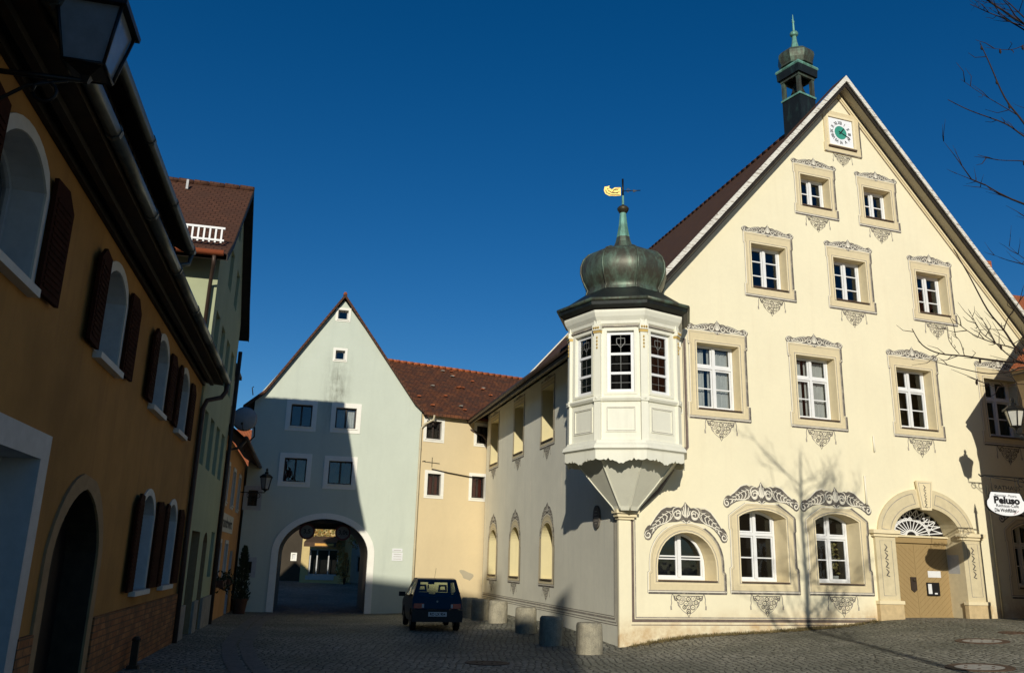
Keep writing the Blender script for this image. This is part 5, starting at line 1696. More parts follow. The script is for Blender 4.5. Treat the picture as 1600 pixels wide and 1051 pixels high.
def lantern(t, glassmat, w_top=.36, w_bot=.22, h=.42, roof=.20, n=4, rot=pi / 4):
    """hexagonal or square street lantern centred on z=0 (bottom) of thing t"""
    k = 1 / cos(pi / n) if n == 4 else 1
    g = MB(); g.lathe([(w_bot / 2 * k * .95, .02), (w_top / 2 * k * .95, h)], n, glassmat, rot=rot, caps=False); g.build("glass", t)
    f = MB()
    for j in range(n):
        a = rot + 2 * pi * j / n; a2 = rot + 2 * pi * (j + 1) / n
        f.tube([(w_bot / 2 * k * cos(a), w_bot / 2 * k * sin(a), 0), (w_top / 2 * k * cos(a), w_top / 2 * k * sin(a), h)], .014, "iron", 5)
        f.tube([(w_bot / 2 * k * cos(a), w_bot / 2 * k * sin(a), 0), (w_bot / 2 * k * cos(a2), w_bot / 2 * k * sin(a2), 0)], .014, "iron", 5)
    f.lathe([(.02, -.10), (.05, -.05), (w_bot / 2 * k, 0)], n, "iron", rot=rot)
    f.build("frame", t)
    r = MB(); r.lathe([(w_top / 2 * k * 1.16, h - .01), (w_top / 2 * k * 1.18, h + .03), (w_top / 2 * k * .62, h + roof * .62), (w_top / 2 * k * .34, h + roof * .68), (w_top / 2 * k * .34, h + roof), (.03, h + roof + .03), (.05, h + roof + .08), (.045, h + roof + .12), (.01, h + roof + .16)], n, "iron", rot=rot); r.build("cap", t)

def lanterns():
    # near the camera, on the orange house
    p = Wp(-13.62, .75)
    t = thing("wall_lantern", "big dark square lantern at the upper left on the orange house", "lantern", (p[0], p[1], 5.02), WROT, "wall lanterns in the square")
    lantern(t, "dim_lamp_glass", .44, .28, .46, .20)
    b = MB(); b.tube([(0, 0, -.08), (0, .75, -.10)], .020, "iron", 6)
    b.tube([(0, .12, -.10), (0, .38, -.18), (0, .66, -.42), (0, .74, -.48)], .014, "iron", 5)
    b.tube([(0, .26 + .08 * cos(a) , -.21 + .08 * sin(a)) for a in [k * .5 for k in range(13)]], .014, "iron", 5)
    b.build("bracket", t)
    # on the inn, beside the gate house
    p = Wp(13.5, .88)
    t = thing("wall_lantern", "small dark lantern on a scrolled bracket before the gate house left window", "lantern", (p[0], p[1], 4.02), WROT, "wall lanterns in the square")
    lantern(t, "dim_lamp_glass", .46, .28, .44, .2, 6, 0)
    b = MB(); b.tube([(0, 0, -.12), (0, .88, -.14)], .018, "iron", 5)
    for c in (.25, .55):
        b.tube([(0, c + .09 * cos(a), -.24 + .09 * sin(a)) for a in [k * .55 for k in range(12)]], .013, "iron", 5)
    b.build("bracket", t)
    # at the neighbour's corner on the right
    q = Vector((CX, CY, 0)) + fd * 10.33 - fn * 2.7
    t = thing("wall_lantern", "pale glass lantern with bright roof hanging at the right picture edge", "lantern", (q.x, q.y, 5.42), FROT, "wall lanterns in the square")
    lantern(t, "lamp_glass", .48, .27, .42, .20, 6, 0)
    b = MB(); b.tube([(0, 0, -.10), (0, 0, -.18), (.62, 0, -.18)], .018, "iron", 5)
    for c in (.18, .45):
        b.tube([(c + .08 * cos(a), 0, -.27 + .08 * sin(a)) for a in [k * .55 for k in range(12)]], .013, "iron", 5)
    b.tube([(.12, 0, -.2), (.62, 0, -.55)], .012, "iron", 5)
    b.build("bracket", t)
lanterns()

# ================================================================ RIGHT NEIGHBOUR, sign
def neighbour():
    q = Vector((CX, CY, 0)) + fd * 10.87 - fn * 2.6
    t = thing("corner_house", "pale house with red roof just past the right picture edge", "house", (q.x, q.y, 0), FROT)
    m = MB(); W, D = 9.0, 10.0
    wl_ = [rect(-x, 1.0, z, z + 1.5) for x in (2.0, 5.0, 8.0) for z in (1.2, 4.2)]
    m.M = RZ(-pi / 2)
    m.poly([(0, -1.2), (D, -1.2), (D, 6.9), (0, 6.9)], [], 0, "ochre_plaster")
    m.M = None
    m.poly([(0, -1.2), (W, -1.2), (W, 6.9), (W / 2, 11.9), (0, 6.9)], [], 0, "ochre_plaster"); m.poly([(0, -1.2), (W, -1.2), (W, 6.9), (W / 2, 11.9), (0, 6.9)], [], -D, "ochre_plaster")
    m.quad((W, 0, -1.2), (W, -D, -1.2), (W, -D, 6.9), (W, 0, 6.9), "ochre_plaster")
    m.build("wall", t)
    c = MB()
    cov = [(0, 5.85), (-.03, 6.05), (-.02, 6.2), (-.08, 6.45), (-.17, 6.72), (-.30, 6.95), (-.30, 7.02), (0, 7.02)]
    c.prism(cov, -D - .1, .03, "ochre_plaster"); c.build("cornice", t)
    r = MB()
    for a, b in (((-.32, 6.95), (W / 2, 12.1)), ((W / 2, 12.1), (W + .32, 6.95))):
        r.quad((a[0], .10, a[1]), (b[0], .10, b[1]), (b[0], -D - .2, b[1]), (a[0], -D - .2, a[1]), "tile_red")
        r.quad((a[0], .10, a[1] - .12), (b[0], .10, b[1] - .12), (b[0], -D - .2, b[1] - .12), (a[0], -D - .2, a[1] - .12), "dark_timber")
    r.build("roof", t)
    for y in (-2.5, -5.5, -8.2):
        for z in (1.0, 4.0):
            plain_window(t, 1.0, 1.5, (-.002, y, z), -pi / 2, .14, "white_stone", "white_paint", None, -.02, True)
neighbour()

def shop_sign():
    q = Vector((CX, CY, 0)) + fd * 9.22 - fn * 3.05
    z0 = 3.33
    t = thing("shop_sign", "white shield sign lettered Peluso hanging from an iron arm by the gate", "shop sign", (q.x, q.y, z0), FROT)
    hw, hh = .645, .285
    pts = []
    for k in range(41):
        a = pi + pi * k / 40
        pts.append((hw * cos(a), -.02 + hh * sin(a) * .94))
    pts += [(hw * .98, .06), (hw * .86, .13), (hw * .82, .20), (hw * .74, hh), (-hw * .74, hh), (-hw * .82, .20), (-hw * .86, .13), (-hw * .98, .06)]
    b = MB(); b.prism(pts, -.02, .02, "sign_white"); b.build("board", t)
    e = MB(); e.ring(offset_poly(pts, .012), offset_poly(pts, -.002), -.026, .026, "iron"); e.build("rim", t)
    x = MB()
    text_mesh("Ristorante - Pizzeria", .085, "ink", T(0, -.024, .205), x, .0, 0, 1.05)
    text_mesh("Peluso", .235, "ink", T(.02, -.024, .085), x, .012, 0, 1.38)
    text_mesh("Rathaus-Caf\u00e9", .105, "ink", T(.02, -.024, -.045), x, .001, 0, 1.35)
    text_mesh("Die Wohlf\u00fchler", .12, "ink", T(-.06, -.024, -.16), x, .003, .1, .95)
    text_mesh("schau rein", .05, "ink_red", T(.28, -.024, -.20) @ RYm(-.45), x, .0, .2)
    x.build("lettering", t)
    a = MB(); za = .68
    a.tube([(-.78, 0, za + .02), (-.72, 0, za - .03), (-.6, 0, za), (1.12, 0, za)], .018, "iron", 6)
    a.tube([(-.55, 0, za - .02), (1.1, 0, za - .13)], .010, "iron", 5)
    for s in (-.4, .4):
        a.tube([(s, 0, za), (s, 0, hh)], .008, "iron", 5)
    a.tube([(.6 + .1 * cos(k * .5), 0, za - .12 + .1 * sin(k * .5)) for k in range(11)], .012, "iron", 5)
    a.build("arm", t)
    l = MB(); text_mesh("RATHAUS", .15, "iron", T(.12, 0, .40), l, .001, 0, 1.3); l.build("iron_letters", t)
    p = MB(); zg = gz(q.x + fd.x * 1.1, q.y + fd.y * 1.1) - z0
    p.tube([(1.1, 0, zg - .3), (1.1, 0, 1.15), ], [.055, .045], "iron", 8); p.lathe([(.02, 0), (.07, .05), (.05, .12), (.01, .3)], 8, "iron", (1.1, 0, 1.12)); p.lathe([(.12, 0), (.12, .15), (.07, .3)], 10, "iron", (1.1, 0, zg)); p.build("post", t)
shop_sign()

# ================================================================ far houses
def far_right_house():
    t = thing("far_house", "distant red tiled roof with chimney behind the right gable slope", "house", (30.5, 45.0, 0), radians(14))
    m = MB(); m.box(-2.6, 12, 0, 9, -1, 14.5, "ivory_plaster"); m.build("wall", t)
    r = MB(); r.quad((-3, -.5, 14.2), (12, -.5, 14.2), (12, 3.2, 18.2), (-3, 3.2, 18.2), "tile_red"); r.quad((-3, 3.2, 18.2), (12, 3.2, 18.2), (12, 9.5, 12), (-3, 9.5, 12), "tile_red"); ro = r.build("roof", t)
    c = MB(); c.box(-2.9, -2.2, 1.4, 2.1, 15.5, 19.4, "tile_red"); c.build("chimney", t)
far_right_house()

def far_shop():
    t = thing("far_shop", "yellow shop seen through the gate arch with awning and ivy", "shop", (0, 52, 0), 0)
    x0, x1 = -12.35, -9.75
    m = MB()
    op = rect(-11.0, 1.75, .55, 2.1)
    m.poly([(x0, -1), (x1, -1), (x1, 6.0), (x0, 6.0)], [op], 0, "yellow_render")
    m.reveal(op, 0, .3, "dim_white")
    m.quad((x1, 0, -1), (x1, 9, -1), (x1, 9, 6), (x1, 0, 6), "yellow_render"); m.quad((x0, .8, 0), (x1, .8, 0), (x1, .8, 5), (x0, .8, 5), "room_dark")
    m.build("wall", t)
    r = MB(); r.quad((x0 - .1, -.4, 5.9), (x1 + .3, -.4, 5.9), (x1 + .3, 4.5, 9.4), (x0 - .1, 4.5, 9.4), "tile_old"); r.quad((x0 - .1, 4.5, 9.4), (x1 + .3, 4.5, 9.4), (x1 + .3, 9.4, 5.9), (x0 - .1, 9.4, 5.9), "tile_old"); r.build("roof", t)
    w = MB(); w.ring(op, offset_poly(op, -.08), .1, .16, "dim_white"); w.box(-11.45, -11.38, .1, .15, .6, 2.1, "dim_white"); w.box(-10.75, -10.68, .1, .15, .6, 2.1, "dim_white"); wo = w.build("shop_window", t)
    g = MB(); g.poly(offset_poly(op, -.07), [], .13, "window_glass"); g.build("pane", wo)
    s = MB(); s.box(-12.0, -10.3, -.05, -.003, .30, .54, "dim_white"); s.build("plinth", t)
    a = MB(); a.prism([(0, 0), (1, 0)], 0, 1, "awning_cloth") if False else None
    a.quad((-11.95, -.02, 2.85), (-10.05, -.02, 2.85), (-10.05, -1.3, 2.45), (-11.95, -1.3, 2.45), "awning_cloth"); a.quad((-11.95, -1.3, 2.45), (-10.05, -1.3, 2.45), (-10.05, -1.32, 2.2), (-11.95, -1.32, 2.2), "awning_cloth")
    a.quad((-11.3, -1.33, 2.40), (-10.2, -1.33, 2.40), (-10.2, -1.335, 2.26), (-11.3, -1.335, 2.26), "awning_sunlit")  # sunlit strip of the flap, painted as a brighter quad
    a.build("awning", t)
    iv = MB(); rnd = random.Random(9)
    for k in range(1300):
        x = rnd.uniform(x0 + .1, x1); z = rnd.uniform(2.75, 5.4) if rnd.random() < .9 else rnd.uniform(.6, 2.7)
        if z < 2.75:
            x = rnd.uniform(-10.2, x1)
        p = Vector((x, -.04 - rnd.random() * .1, z)); d = Vector((rnd.gauss(0, 1), rnd.gauss(0, .4), rnd.gauss(0, 1))).normalized() * .075; e = d.orthogonal().normalized() * .06
        iv.add([p - d, p + e, p + d, p - e], [(0, 1, 2, 3)], rnd.choice(["leaf_ivy", "leaf_autumn", "leaf_ivy"]))
    iv.build("ivy", t)
    # house added to its left, near-black wall in place of shade
    t = thing("far_house", "added house, shade painted into its wall, with red roof and small white window left of the yellow shop", "house", (0, 54.0, 0), 0)
    op = rect(-13.3, .38, 1.35, 1.85)
    m = MB(); m.poly([(-24, -1), (-12.6, -1), (-12.6, 6.2), (-24, 6.2)], [op], 0, "far_wall_shade"); m.reveal(op, 0, .2, "white_stone"); m.quad((-24, .3, 0), (-12.6, .3, 0), (-12.6, .3, 5), (-24, .3, 5), "room_dark"); m.quad((-12.6, 0, -1), (-12.6, 8, -1), (-12.6, 8, 6.2), (-12.6, 0, 6.2), "far_wall_shade"); m.build("wall", t)
    r = MB(); r.quad((-24, -.4, 6.1), (-12.3, -.4, 6.1), (-12.3, 4.2, 10.1), (-24, 4.2, 10.1), "tile_red"); r.quad((-24, 4.2, 10.1), (-12.3, 4.2, 10.1), (-12.3, 9, 6), (-24, 9, 6), "tile_red"); r.build("roof", t)
    w = MB(); w.ring(op, offset_poly(op, -.09), .02, .12, "white_trim"); wo = w.build("window", t); g = MB(); g.poly(offset_poly(op, -.06), [], .10, "curtain"); g.build("blind", wo)
    # second house to the right
    t = thing("far_cottage", "white cottage with small window at the right side of the arch view", "house", (0, 53.5, 0), 0)
    op = rect(-8.95, .62, .75, 1.75)
    m = MB(); m.poly([(-9.6, -1), (-2, -1), (-2, 5), (-9.6, 5)], [op], 0, "white_stone"); m.reveal(op, 0, .2, "white_stone"); m.quad((-9.6, .3, 0), (-2, .3, 0), (-2, .3, 4), (-9.6, .3, 4), "room_dark"); m.build("wall", t)
    r = MB(); r.quad((-9.8, -.4, 4.9), (-2, -.4, 4.9), (-2, 4, 8.2), (-9.8, 4, 8.2), "tile_old"); r.build("roof", t)
    w = MB(); w.ring(op, offset_poly(op, -.07), .1, .15, "dim_white"); wo = w.build("window", t); g = MB(); g.poly(offset_poly(op, -.06), [], .12, "window_glass"); g.build("pane", wo)
    # autumn shrub in front
    s = thing("shrub", "brown autumn shrub beside the shop seen through the arch", "shrub", (-9.55, 51.4, gz(-9.55, 51.4)), 0)
    m = MB(); rnd = random.Random(8)
    for k in range(9):
        a = k * .7
        m.tube([(0, 0, -.1), (.15 * cos(a), .1 * sin(a), .7), (.3 * cos(a), .2 * sin(a), 1.3 + .3 * sin(k))], [.02, .014, .006], "bark", 5)
    m.build("stem", s)
    m = MB()
    for k in range(600):
        h = rnd.random() ** .8 * 1.75; rr = .36 * (1.15 - h / 1.9) * rnd.random() ** .5; a = rnd.uniform(0, 6.28)
        p = Vector((rr * cos(a), rr * sin(a), .08 + h)); d = Vector((rnd.gauss(0, 1), rnd.gauss(0, 1), rnd.gauss(0, 1))).normalized() * .05; e = d.orthogonal().normalized() * .035
        m.add([p - d, p + e, p + d, p - e], [(0, 1, 2, 3)], "leaf_autumn")
    m.build("foliage", s)
    s = thing("garden_tree", "leafy autumn tree overhanging the cottage at the right of the arch view", "tree", (-7.9, 50.6, gz(-7.9, 50.6)), 0)
    m = MB(); m.tube([(0, 0, -.2), (.03, 0, 1.4), (-.1, .1, 2.6), (-.2, .1, 3.8)], [.09, .075, .05, .02], "bark", 7)
    for a, b in (((-.05, 0, 1.9), (-.9, -.1, 2.9)), ((.0, .0, 2.1), (.8, .1, 3.1)), ((-.1, .1, 2.6), (-.6, .5, 3.6)), ((-.1, .1, 2.5), (.4, -.4, 3.4))):
        m.tube([a, ((a[0] + b[0]) / 2, (a[1] + b[1]) / 2, (a[2] + b[2]) / 2 + .1), b], [.04, .03, .012], "bark", 6)
    m.build("trunk", s)
    m = MB()
    cl = [(-.9, -.1, 2.6, .5), (.6, 0, 2.7, .55), (-.3, .2, 3.2, .6), (.1, -.2, 3.9, .6), (-.9, .3, 3.5, .5), (.9, .2, 3.6, .5)]
    for k in range(1500):
        c = rnd.choice(cl); d0 = Vector((rnd.gauss(0, 1), rnd.gauss(0, 1), rnd.gauss(0, .8))).normalized() * c[3] * rnd.random() ** .4
        p = Vector(c[:3]) + d0; d = Vector((rnd.gauss(0, 1), rnd.gauss(0, 1), rnd.gauss(0, 1))).normalized() * .07; e = d.orthogonal().normalized() * .045
        m.add([p - d, p + e, p + d, p - e], [(0, 1, 2, 3)], rnd.choice(["leaf_autumn", "leaf_autumn", "leaf_ivy"]))
    m.build("crown", s)
far_shop()

# houses behind the viewer whose roofs shade the lower square
def rear_houses():
    rot = radians(-3.5)
    def base_pt(a, s):
        return (a * cos(radians(3.5)) + s * sin(radians(3.5)), -a * sin(radians(3.5)) + s * cos(radians(3.5)), 0)
    for lab, a0, a1, zr, ze, ch in (("tall gabled house behind the viewer on the shaded side of the square", -22, -2.25, 16.85, 10.5, (-3.12, -2.74, 17.5)),
                                    ("lower house with chimney behind the viewer beside the tall one", -2.23, .42, 12.70, 8.0, (-.16, .30, 13.85))):
        t = thing("rear_house", lab, "house", base_pt(0, -8), rot, "houses behind the viewer")
        m = MB()
        prof = [(0, -1), (0, ze), (-5, zr), (-10, ze), (-10, -1)]
        m.add([(a0, y, z) for y, z in prof] + [(a1, y, z) for y, z in prof], [(0, 1, 2, 3, 4), (5, 9, 8, 7, 6), (0, 5, 6, 1), (3, 8, 9, 4)], "ochre_plaster"); m.build("wall", t)
        r = MB()
        r.quad((a0, .3, ze - .35), (a1, .3, ze - .35), (a1, -5, zr + .02), (a0, -5, zr + .02), "tile_dark"); r.quad((a0, -10.3, ze - .35), (a1, -10.3, ze - .35), (a1, -5, zr + .02), (a0, -5, zr + .02), "tile_dark"); ro = r.build("roof", t)
        c = MB(); c.box(ch[0], ch[1], -5.3, -4.7, zr - 1, ch[2], "brick_base"); c.build("chimney", ro)
        n = 0
        for x in ([-20, -17, -14, -11, -8, -5] if a1 < -2 else [-2.2, -.2]):
            for z in (1.2, 4.2):
                plain_window(t, 1.0, 1.4, (x, .002, z), pi, .14, "white_stone", "white_paint", None, -.02, True)
rear_houses()

# ================================================================ bollards
BOL = [(1.86, 19.2, "nearest short stone bollard, sunlit, at the town hall corner", .0), (1.13, 21.4, "stone bollard wholly in shadow, second from the town hall corner", .03), (.58, 23.7, "stone bollard half in sun with shaded foot, third from the corner", .0),
       (-.21, 26.8, "sunlit stone bollard right of the car, beside a shaded one", -.02), (-.80, 28.5, "shaded stone bollard just left of a sunlit one by the side wall", .02), (-1.22, 30.3, "farthest stone bollard, mostly hidden behind the car", .01)]
def bollards():
    prof = [(.275, -.4), (.285, .0), (.29, .3), (.285, .60), (.265, .635), (.24, .65)]
    for i, (x, y, lab, lean) in enumerate(BOL):
        m = MB(); m.lathe(prof, 26, "bollard_stone", smooth=False)
        rnd = random.Random(20 + i)
        m.v = [Vector((p.x * (1 + rnd.gauss(0, .012)), p.y * (1 + rnd.gauss(0, .012)), p.z + rnd.gauss(0, .006))) for p in m.v]
        o = m.build("bollard", None, (x, y, gz(x, y)))
        o.rotation_euler = (lean, lean * .7, i * 1.3)
        tag(o, lab, "bollard", "stone bollards along the town hall side wall")
bollards()

# ================================================================ car
def car():
    x, y = -1.84, 23.3
    H = radians(-12.0)                       # heading, clockwise from +Y
    z0 = gz(x, y + .6)
    t = thing("parked_car", "small dark blue hatchback parked in shade before the gate house, seen from behind", "car", (x + .05, y, z0), -H)
    t.scale = (.90, .95, .95)
    belt, roof, hwb, hwr = .86, 1.40, .735, .575
    def hw(z):
        if z <= belt:
            return hwb - .05 * max(0, (.45 - z)) / .3
        return hwb + (hwr - hwb) * (z - belt) / (roof - belt)
    # side outline, y forward from the rear bumper
    low = [(.05, .30), (.10, .58), (.05, .62), (.09, belt)]
    lower = [(.02, .28)]
    def wheel_arc(yc):
        return [(yc - .33 * cos(pi * k / 10), .27 + .33 * sin(pi * k / 10)) for k in range(11)]
    pts = [(.0, .30)] + [(.16, .24)] + wheel_arc(.52) + [(1.0, .22), (2.0, .22)] + wheel_arc(2.55) + [(3.1, .24), (3.2, .34), (3.2, .62), (3.1, .74), (2.6, belt - .02), (2.35, belt), (.14, belt), (.04, .60)]
    up = [(.14, belt), (2.35, belt), (1.65, 1.33), (1.45, roof), (.42, roof), (.34, 1.37)]
    w1 = [(.42, belt + .05), (.95, belt + .05), (.95, 1.31), (.54, 1.30)]
    w2 = [(1.02, belt + .05), (2.12, belt + .05), (1.60, 1.29), (1.02, 1.31)]
    b = MB()
    for sg in (-1, 1):
        b.poly(pts, [], 0, "car_paint", lambda yy, zz: (sg * hw(zz), yy, zz))
        b.poly(up, [w1, w2], 0, "car_paint", lambda yy, zz: (sg * hw(zz), yy, zz))
    def strip(line, mat, ins=0):
        vs = []
        for yy, zz in line:
            vs += [(-hw(zz) + ins, yy, zz), (hw(zz) - ins, yy, zz)]
        b.add(vs, [(2 * k, 2 * k + 1, 2 * k + 3, 2 * k + 2) for k in range(len(line) - 1)], mat)
    strip([(.04, .60), (.14, belt)], "car_paint")
    strip([(.34, 1.37), (.42, roof), (.9, roof + .02), (1.45, roof), (1.65, 1.33)], "car_paint")
    strip([(2.35, belt), (2.6, belt - .02), (3.1, .74), (3.2, .62), (3.2, .34)], "car_paint")
    # hatch around the rear window
    def hf(xx, zz):
        k = (zz - belt) / (1.37 - belt); return (xx, .14 + .20 * k, zz)
    b.poly([(-hw(belt), belt), (hw(belt), belt), (hw(1.37), 1.37), (-hw(1.37), 1.37)], [[(-.57, belt + .07), (.57, belt + .07), (.50, 1.31), (-.50, 1.31)]], 0, "car_paint", hf)
    # windscreen frame
    def wf(xx, zz):
        k = (zz - belt) / (1.33 - belt); return (xx, 2.35 - .70 * k, zz)
    b.poly([(-hw(belt), belt), (hw(belt), belt), (hw(1.33), 1.33), (-hw(1.33), 1.33)], [[(-.62, belt + .06), (.62, belt + .06), (.52, 1.28), (-.52, 1.28)]], 0, "car_paint", wf)
    b.quad((-.68, .2, .25), (.68, .2, .25), (.68, 3.1, .25), (-.68, 3.1, .25), "car_black")
    b.add([(-hw(belt) + .02, .16, belt - .02), (hw(belt) - .02, .16, belt - .02), (hw(belt) - .02, .55, belt - .02), (-hw(belt) + .02, .55, belt - .02)], [(0, 1, 2, 3)], "car_black")
    b.build("body", t)
    g = MB(); g.poly([(-.58, belt + .06), (.58, belt + .06), (.51, 1.32), (-.51, 1.32)], [], 0, "car_glass", lambda xx, zz: (hf(xx, zz)[0], hf(xx, zz)[1] - .006, zz)); g.build("rear_window", t)
    g = MB(); g.poly([(-.63, belt + .05), (.63, belt + .05), (.53, 1.29), (-.53, 1.29)], [], 0, "car_glass", lambda xx, zz: (wf(xx, zz)[0], wf(xx, zz)[1] + .006, zz)); g.build("windscreen", t)
    for sg in (-1, 1):
        g = MB()
        for w_ in (w1, w2):
            g.poly(w_, [], 0, "car_glass", lambda yy, zz: (sg * (hw(zz) - .008), yy, zz))
        g.build("side_window", t)
    bm = MB()
    bm.prism([(-.74, .26), (.74, .26), (.755, .40), (.745, .585), (-.745, .585), (-.755, .40)], -.06, .06, "car_black")
    bm.build("rear_bumper", t)
    bm = MB(); bm.prism([(-.72, .24), (.72, .24), (.72, .50), (-.72, .50)], 3.18, 3.27, "car_black"); bm.build("front_bumper", t)
    for sg in (-1, 1):
        l = MB(); xa, xb = (.40, .70) if sg > 0 else (-.70, -.40)
        l.prism([(xa, .615), (xb, .615), (xb, .745), (xa, .745)], .035, .11, "lamp_red")
        l.box(*((.40, .46) if sg > 0 else (-.46, -.40)), .028, .034, .63, .73, "dim_white")
        l.build("tail_light", t)
        mi = MB(); mi.box(*((.78, .98) if sg > 0 else (-.98, -.78)), 1.90, 1.98, belt + .0, belt + .13, "car_black"); mi.tube([(sg * .72, 1.96, belt + .03), (sg * .80, 1.95, belt + .05)], .02, "car_black", 5); mi.build("wing_mirror", t)
        s = MB(); cxs = sg * .32
        s.prism([(cxs - .23, .35), (cxs + .23, .35), (cxs + .21, 1.0), (cxs - .21, 1.0)], 1.30, 1.42, "seat_blue")
        s.ring([(cxs - .14, 1.02), (cxs + .14, 1.02), (cxs + .12, 1.22), (cxs - .12, 1.22)], [(cxs - .085, 1.075), (cxs + .085, 1.075), (cxs + .07, 1.17), (cxs - .07, 1.17)], 1.30, 1.38, "seat_blue")
        s.build("seat", t)
    mir = MB(); mir.box(-.10, .10, 1.66, 1.70, 1.22, 1.28, "car_black"); mir.box(-.12, -.08, 1.60, 1.62, 1.10, 1.20, "car_black"); mir.build("rear_view_mirror", t)
    p = MB(); p.box(-.27, .27, -.075, -.061, .41, .525, "plate_white"); po = p.build("licence_plate", t)
    x_ = MB(); text_mesh("RO LX 954", .105, "ink", T(.0, -.079, .466), x_, .003, 0, .95); x_.build("lettering", po)
    d = MB(); d.lathe([(.028, 0), (.028, .012)], 14, "rim_metal", (0, 0, 0)); 
    d.v = [Vector((q.x, .105 - q.z, q.y + .80)) for q in d.v]
    d.build("tailgate_badge", t)
    wpr = MB(); wpr.tube([(-.02, .165, belt + .05), (.28, .19, belt + .12)], .008, "car_black", 5); wpr.tube([(0, .95, roof), (0, .70, roof + .30)], .004, "car_black", 4); wpr.build("wiper_and_aerial", t)
    for sg in (-1, 1):
        for yc in (.52, 2.55):
            w_ = MB(); w_.M = T(sg * .655, yc, .27) @ Matrix.Rotation(pi / 2, 4, 'Y')
            w_.lathe([(.17, -.075), (.25, -.08), (.272, -.05), (.272, .05), (.25, .08), (.17, .075)], 24, "rubber", smooth=False)
            wo = w_.build("wheel", t)
            r_ = MB(); r_.M = T(sg * .655, yc, .27) @ Matrix.Rotation(pi / 2, 4, 'Y'); r_.lathe([(.175, -.07), (.10, -.085), (.04, -.08), (.04, .08), (.10, .085), (.175, .07)], 20, "rim_metal"); r_.build("rim", wo)
car()

# ================================================================ potted conifer, post, weeds
def potted():
    p = Wp(13.1, .42)
    t = thing("potted_conifer", "dark slim conifer in a pot beside the inn wall", "potted plant", (p[0], p[1], gz(*p)), 0)
    m = MB(); m.lathe([(.20, 0), (.27, .45), (.30, .46), (.30, .52), (.25, .52)], 18, "terracotta"); m.build("pot", t)
    m = MB(); m.tube([(0, 0, .4), (0, 0, 2.1)], [.03, .01], "bark", 6); m.build("stem", t)
    m = MB(); rnd = random.Random(6)
    for k in range(1500):
        h = rnd.random(); rr = (.34 * (1 - h) ** .6 + .03) * (.75 + .25 * sin(k)) * rnd.random() ** .35; a = rnd.uniform(0, 6.28)
        q = Vector((rr * cos(a), rr * sin(a), .5 + h * 1.85)); d = Vector((cos(a), sin(a), 1.2)).normalized() * .055; e = d.orthogonal().normalized() * .02
        m.add([q - d, q + e, q + d, q - e], [(0, 1, 2, 3)], "leaf_dark")
    m.build("foliage", t)
    p = Wp(-5.05, .18)
    t = thing("foot_scraper", "short dark iron post at the foot of the orange house wall", "post", (p[0], p[1], gz(*p)), WROT)
    m = MB(); m.box(-.05, .05, -.05, .05, -.2, .40, "soffit_brown"); m.lathe([(.06, .40), (.07, .43), (.03, .47)], 8, "soffit_brown"); m.build("shaft", t)
    m = MB(); m.box(-.09, .09, -.08, .08, -.1, .05, "soffit_brown"); m.build("foot", t)
potted()

def weeds():
    m = MB(); rnd = random.Random(12)
    for k in range(2600):
        u = rnd.choice([rnd.gauss(2.3, 1.1), rnd.uniform(.3, 7.6), rnd.gauss(5.4, .6)])
        if not .15 < u < 7.6:
            continue
        off = abs(rnd.gauss(0, .13)) + .01
        q = Vector((CX, CY, 0)) + fd * u - fn * off
        z = gz(q.x, q.y)
        h = rnd.uniform(.02, .09); dx, dy = rnd.gauss(0, .03), rnd.gauss(0, .03)
        w = .010
        m.add([(q.x - w, q.y, z - .01), (q.x + w, q.y, z - .01), (q.x + dx, q.y + dy, z + h)], [(0, 1, 2)], "dry_weed")
    for k in range(1300):
        u = rnd.uniform(.1, 7.6); off = abs(rnd.gauss(0, .22))
        q = Vector((CX, CY, 0)) + fd * u - fn * off; z = gz(q.x, q.y) + .012
        a = rnd.uniform(0, 6.28); l = .03
        m.add([(q.x + l * cos(a), q.y + l * sin(a), z), (q.x - l * sin(a) * .6, q.y + l * cos(a) * .6, z + .01), (q.x - l * cos(a), q.y - l * sin(a), z), (q.x + l * sin(a) * .6, q.y - l * cos(a) * .6, z + .008)], [(0, 1, 2, 3)], "dry_weed")
    o = m.build("dry_leaves"); o["kind"] = "stuff"
    tag(o, "dry weeds and fallen leaves along the foot of the town hall front", "weeds")
weeds()

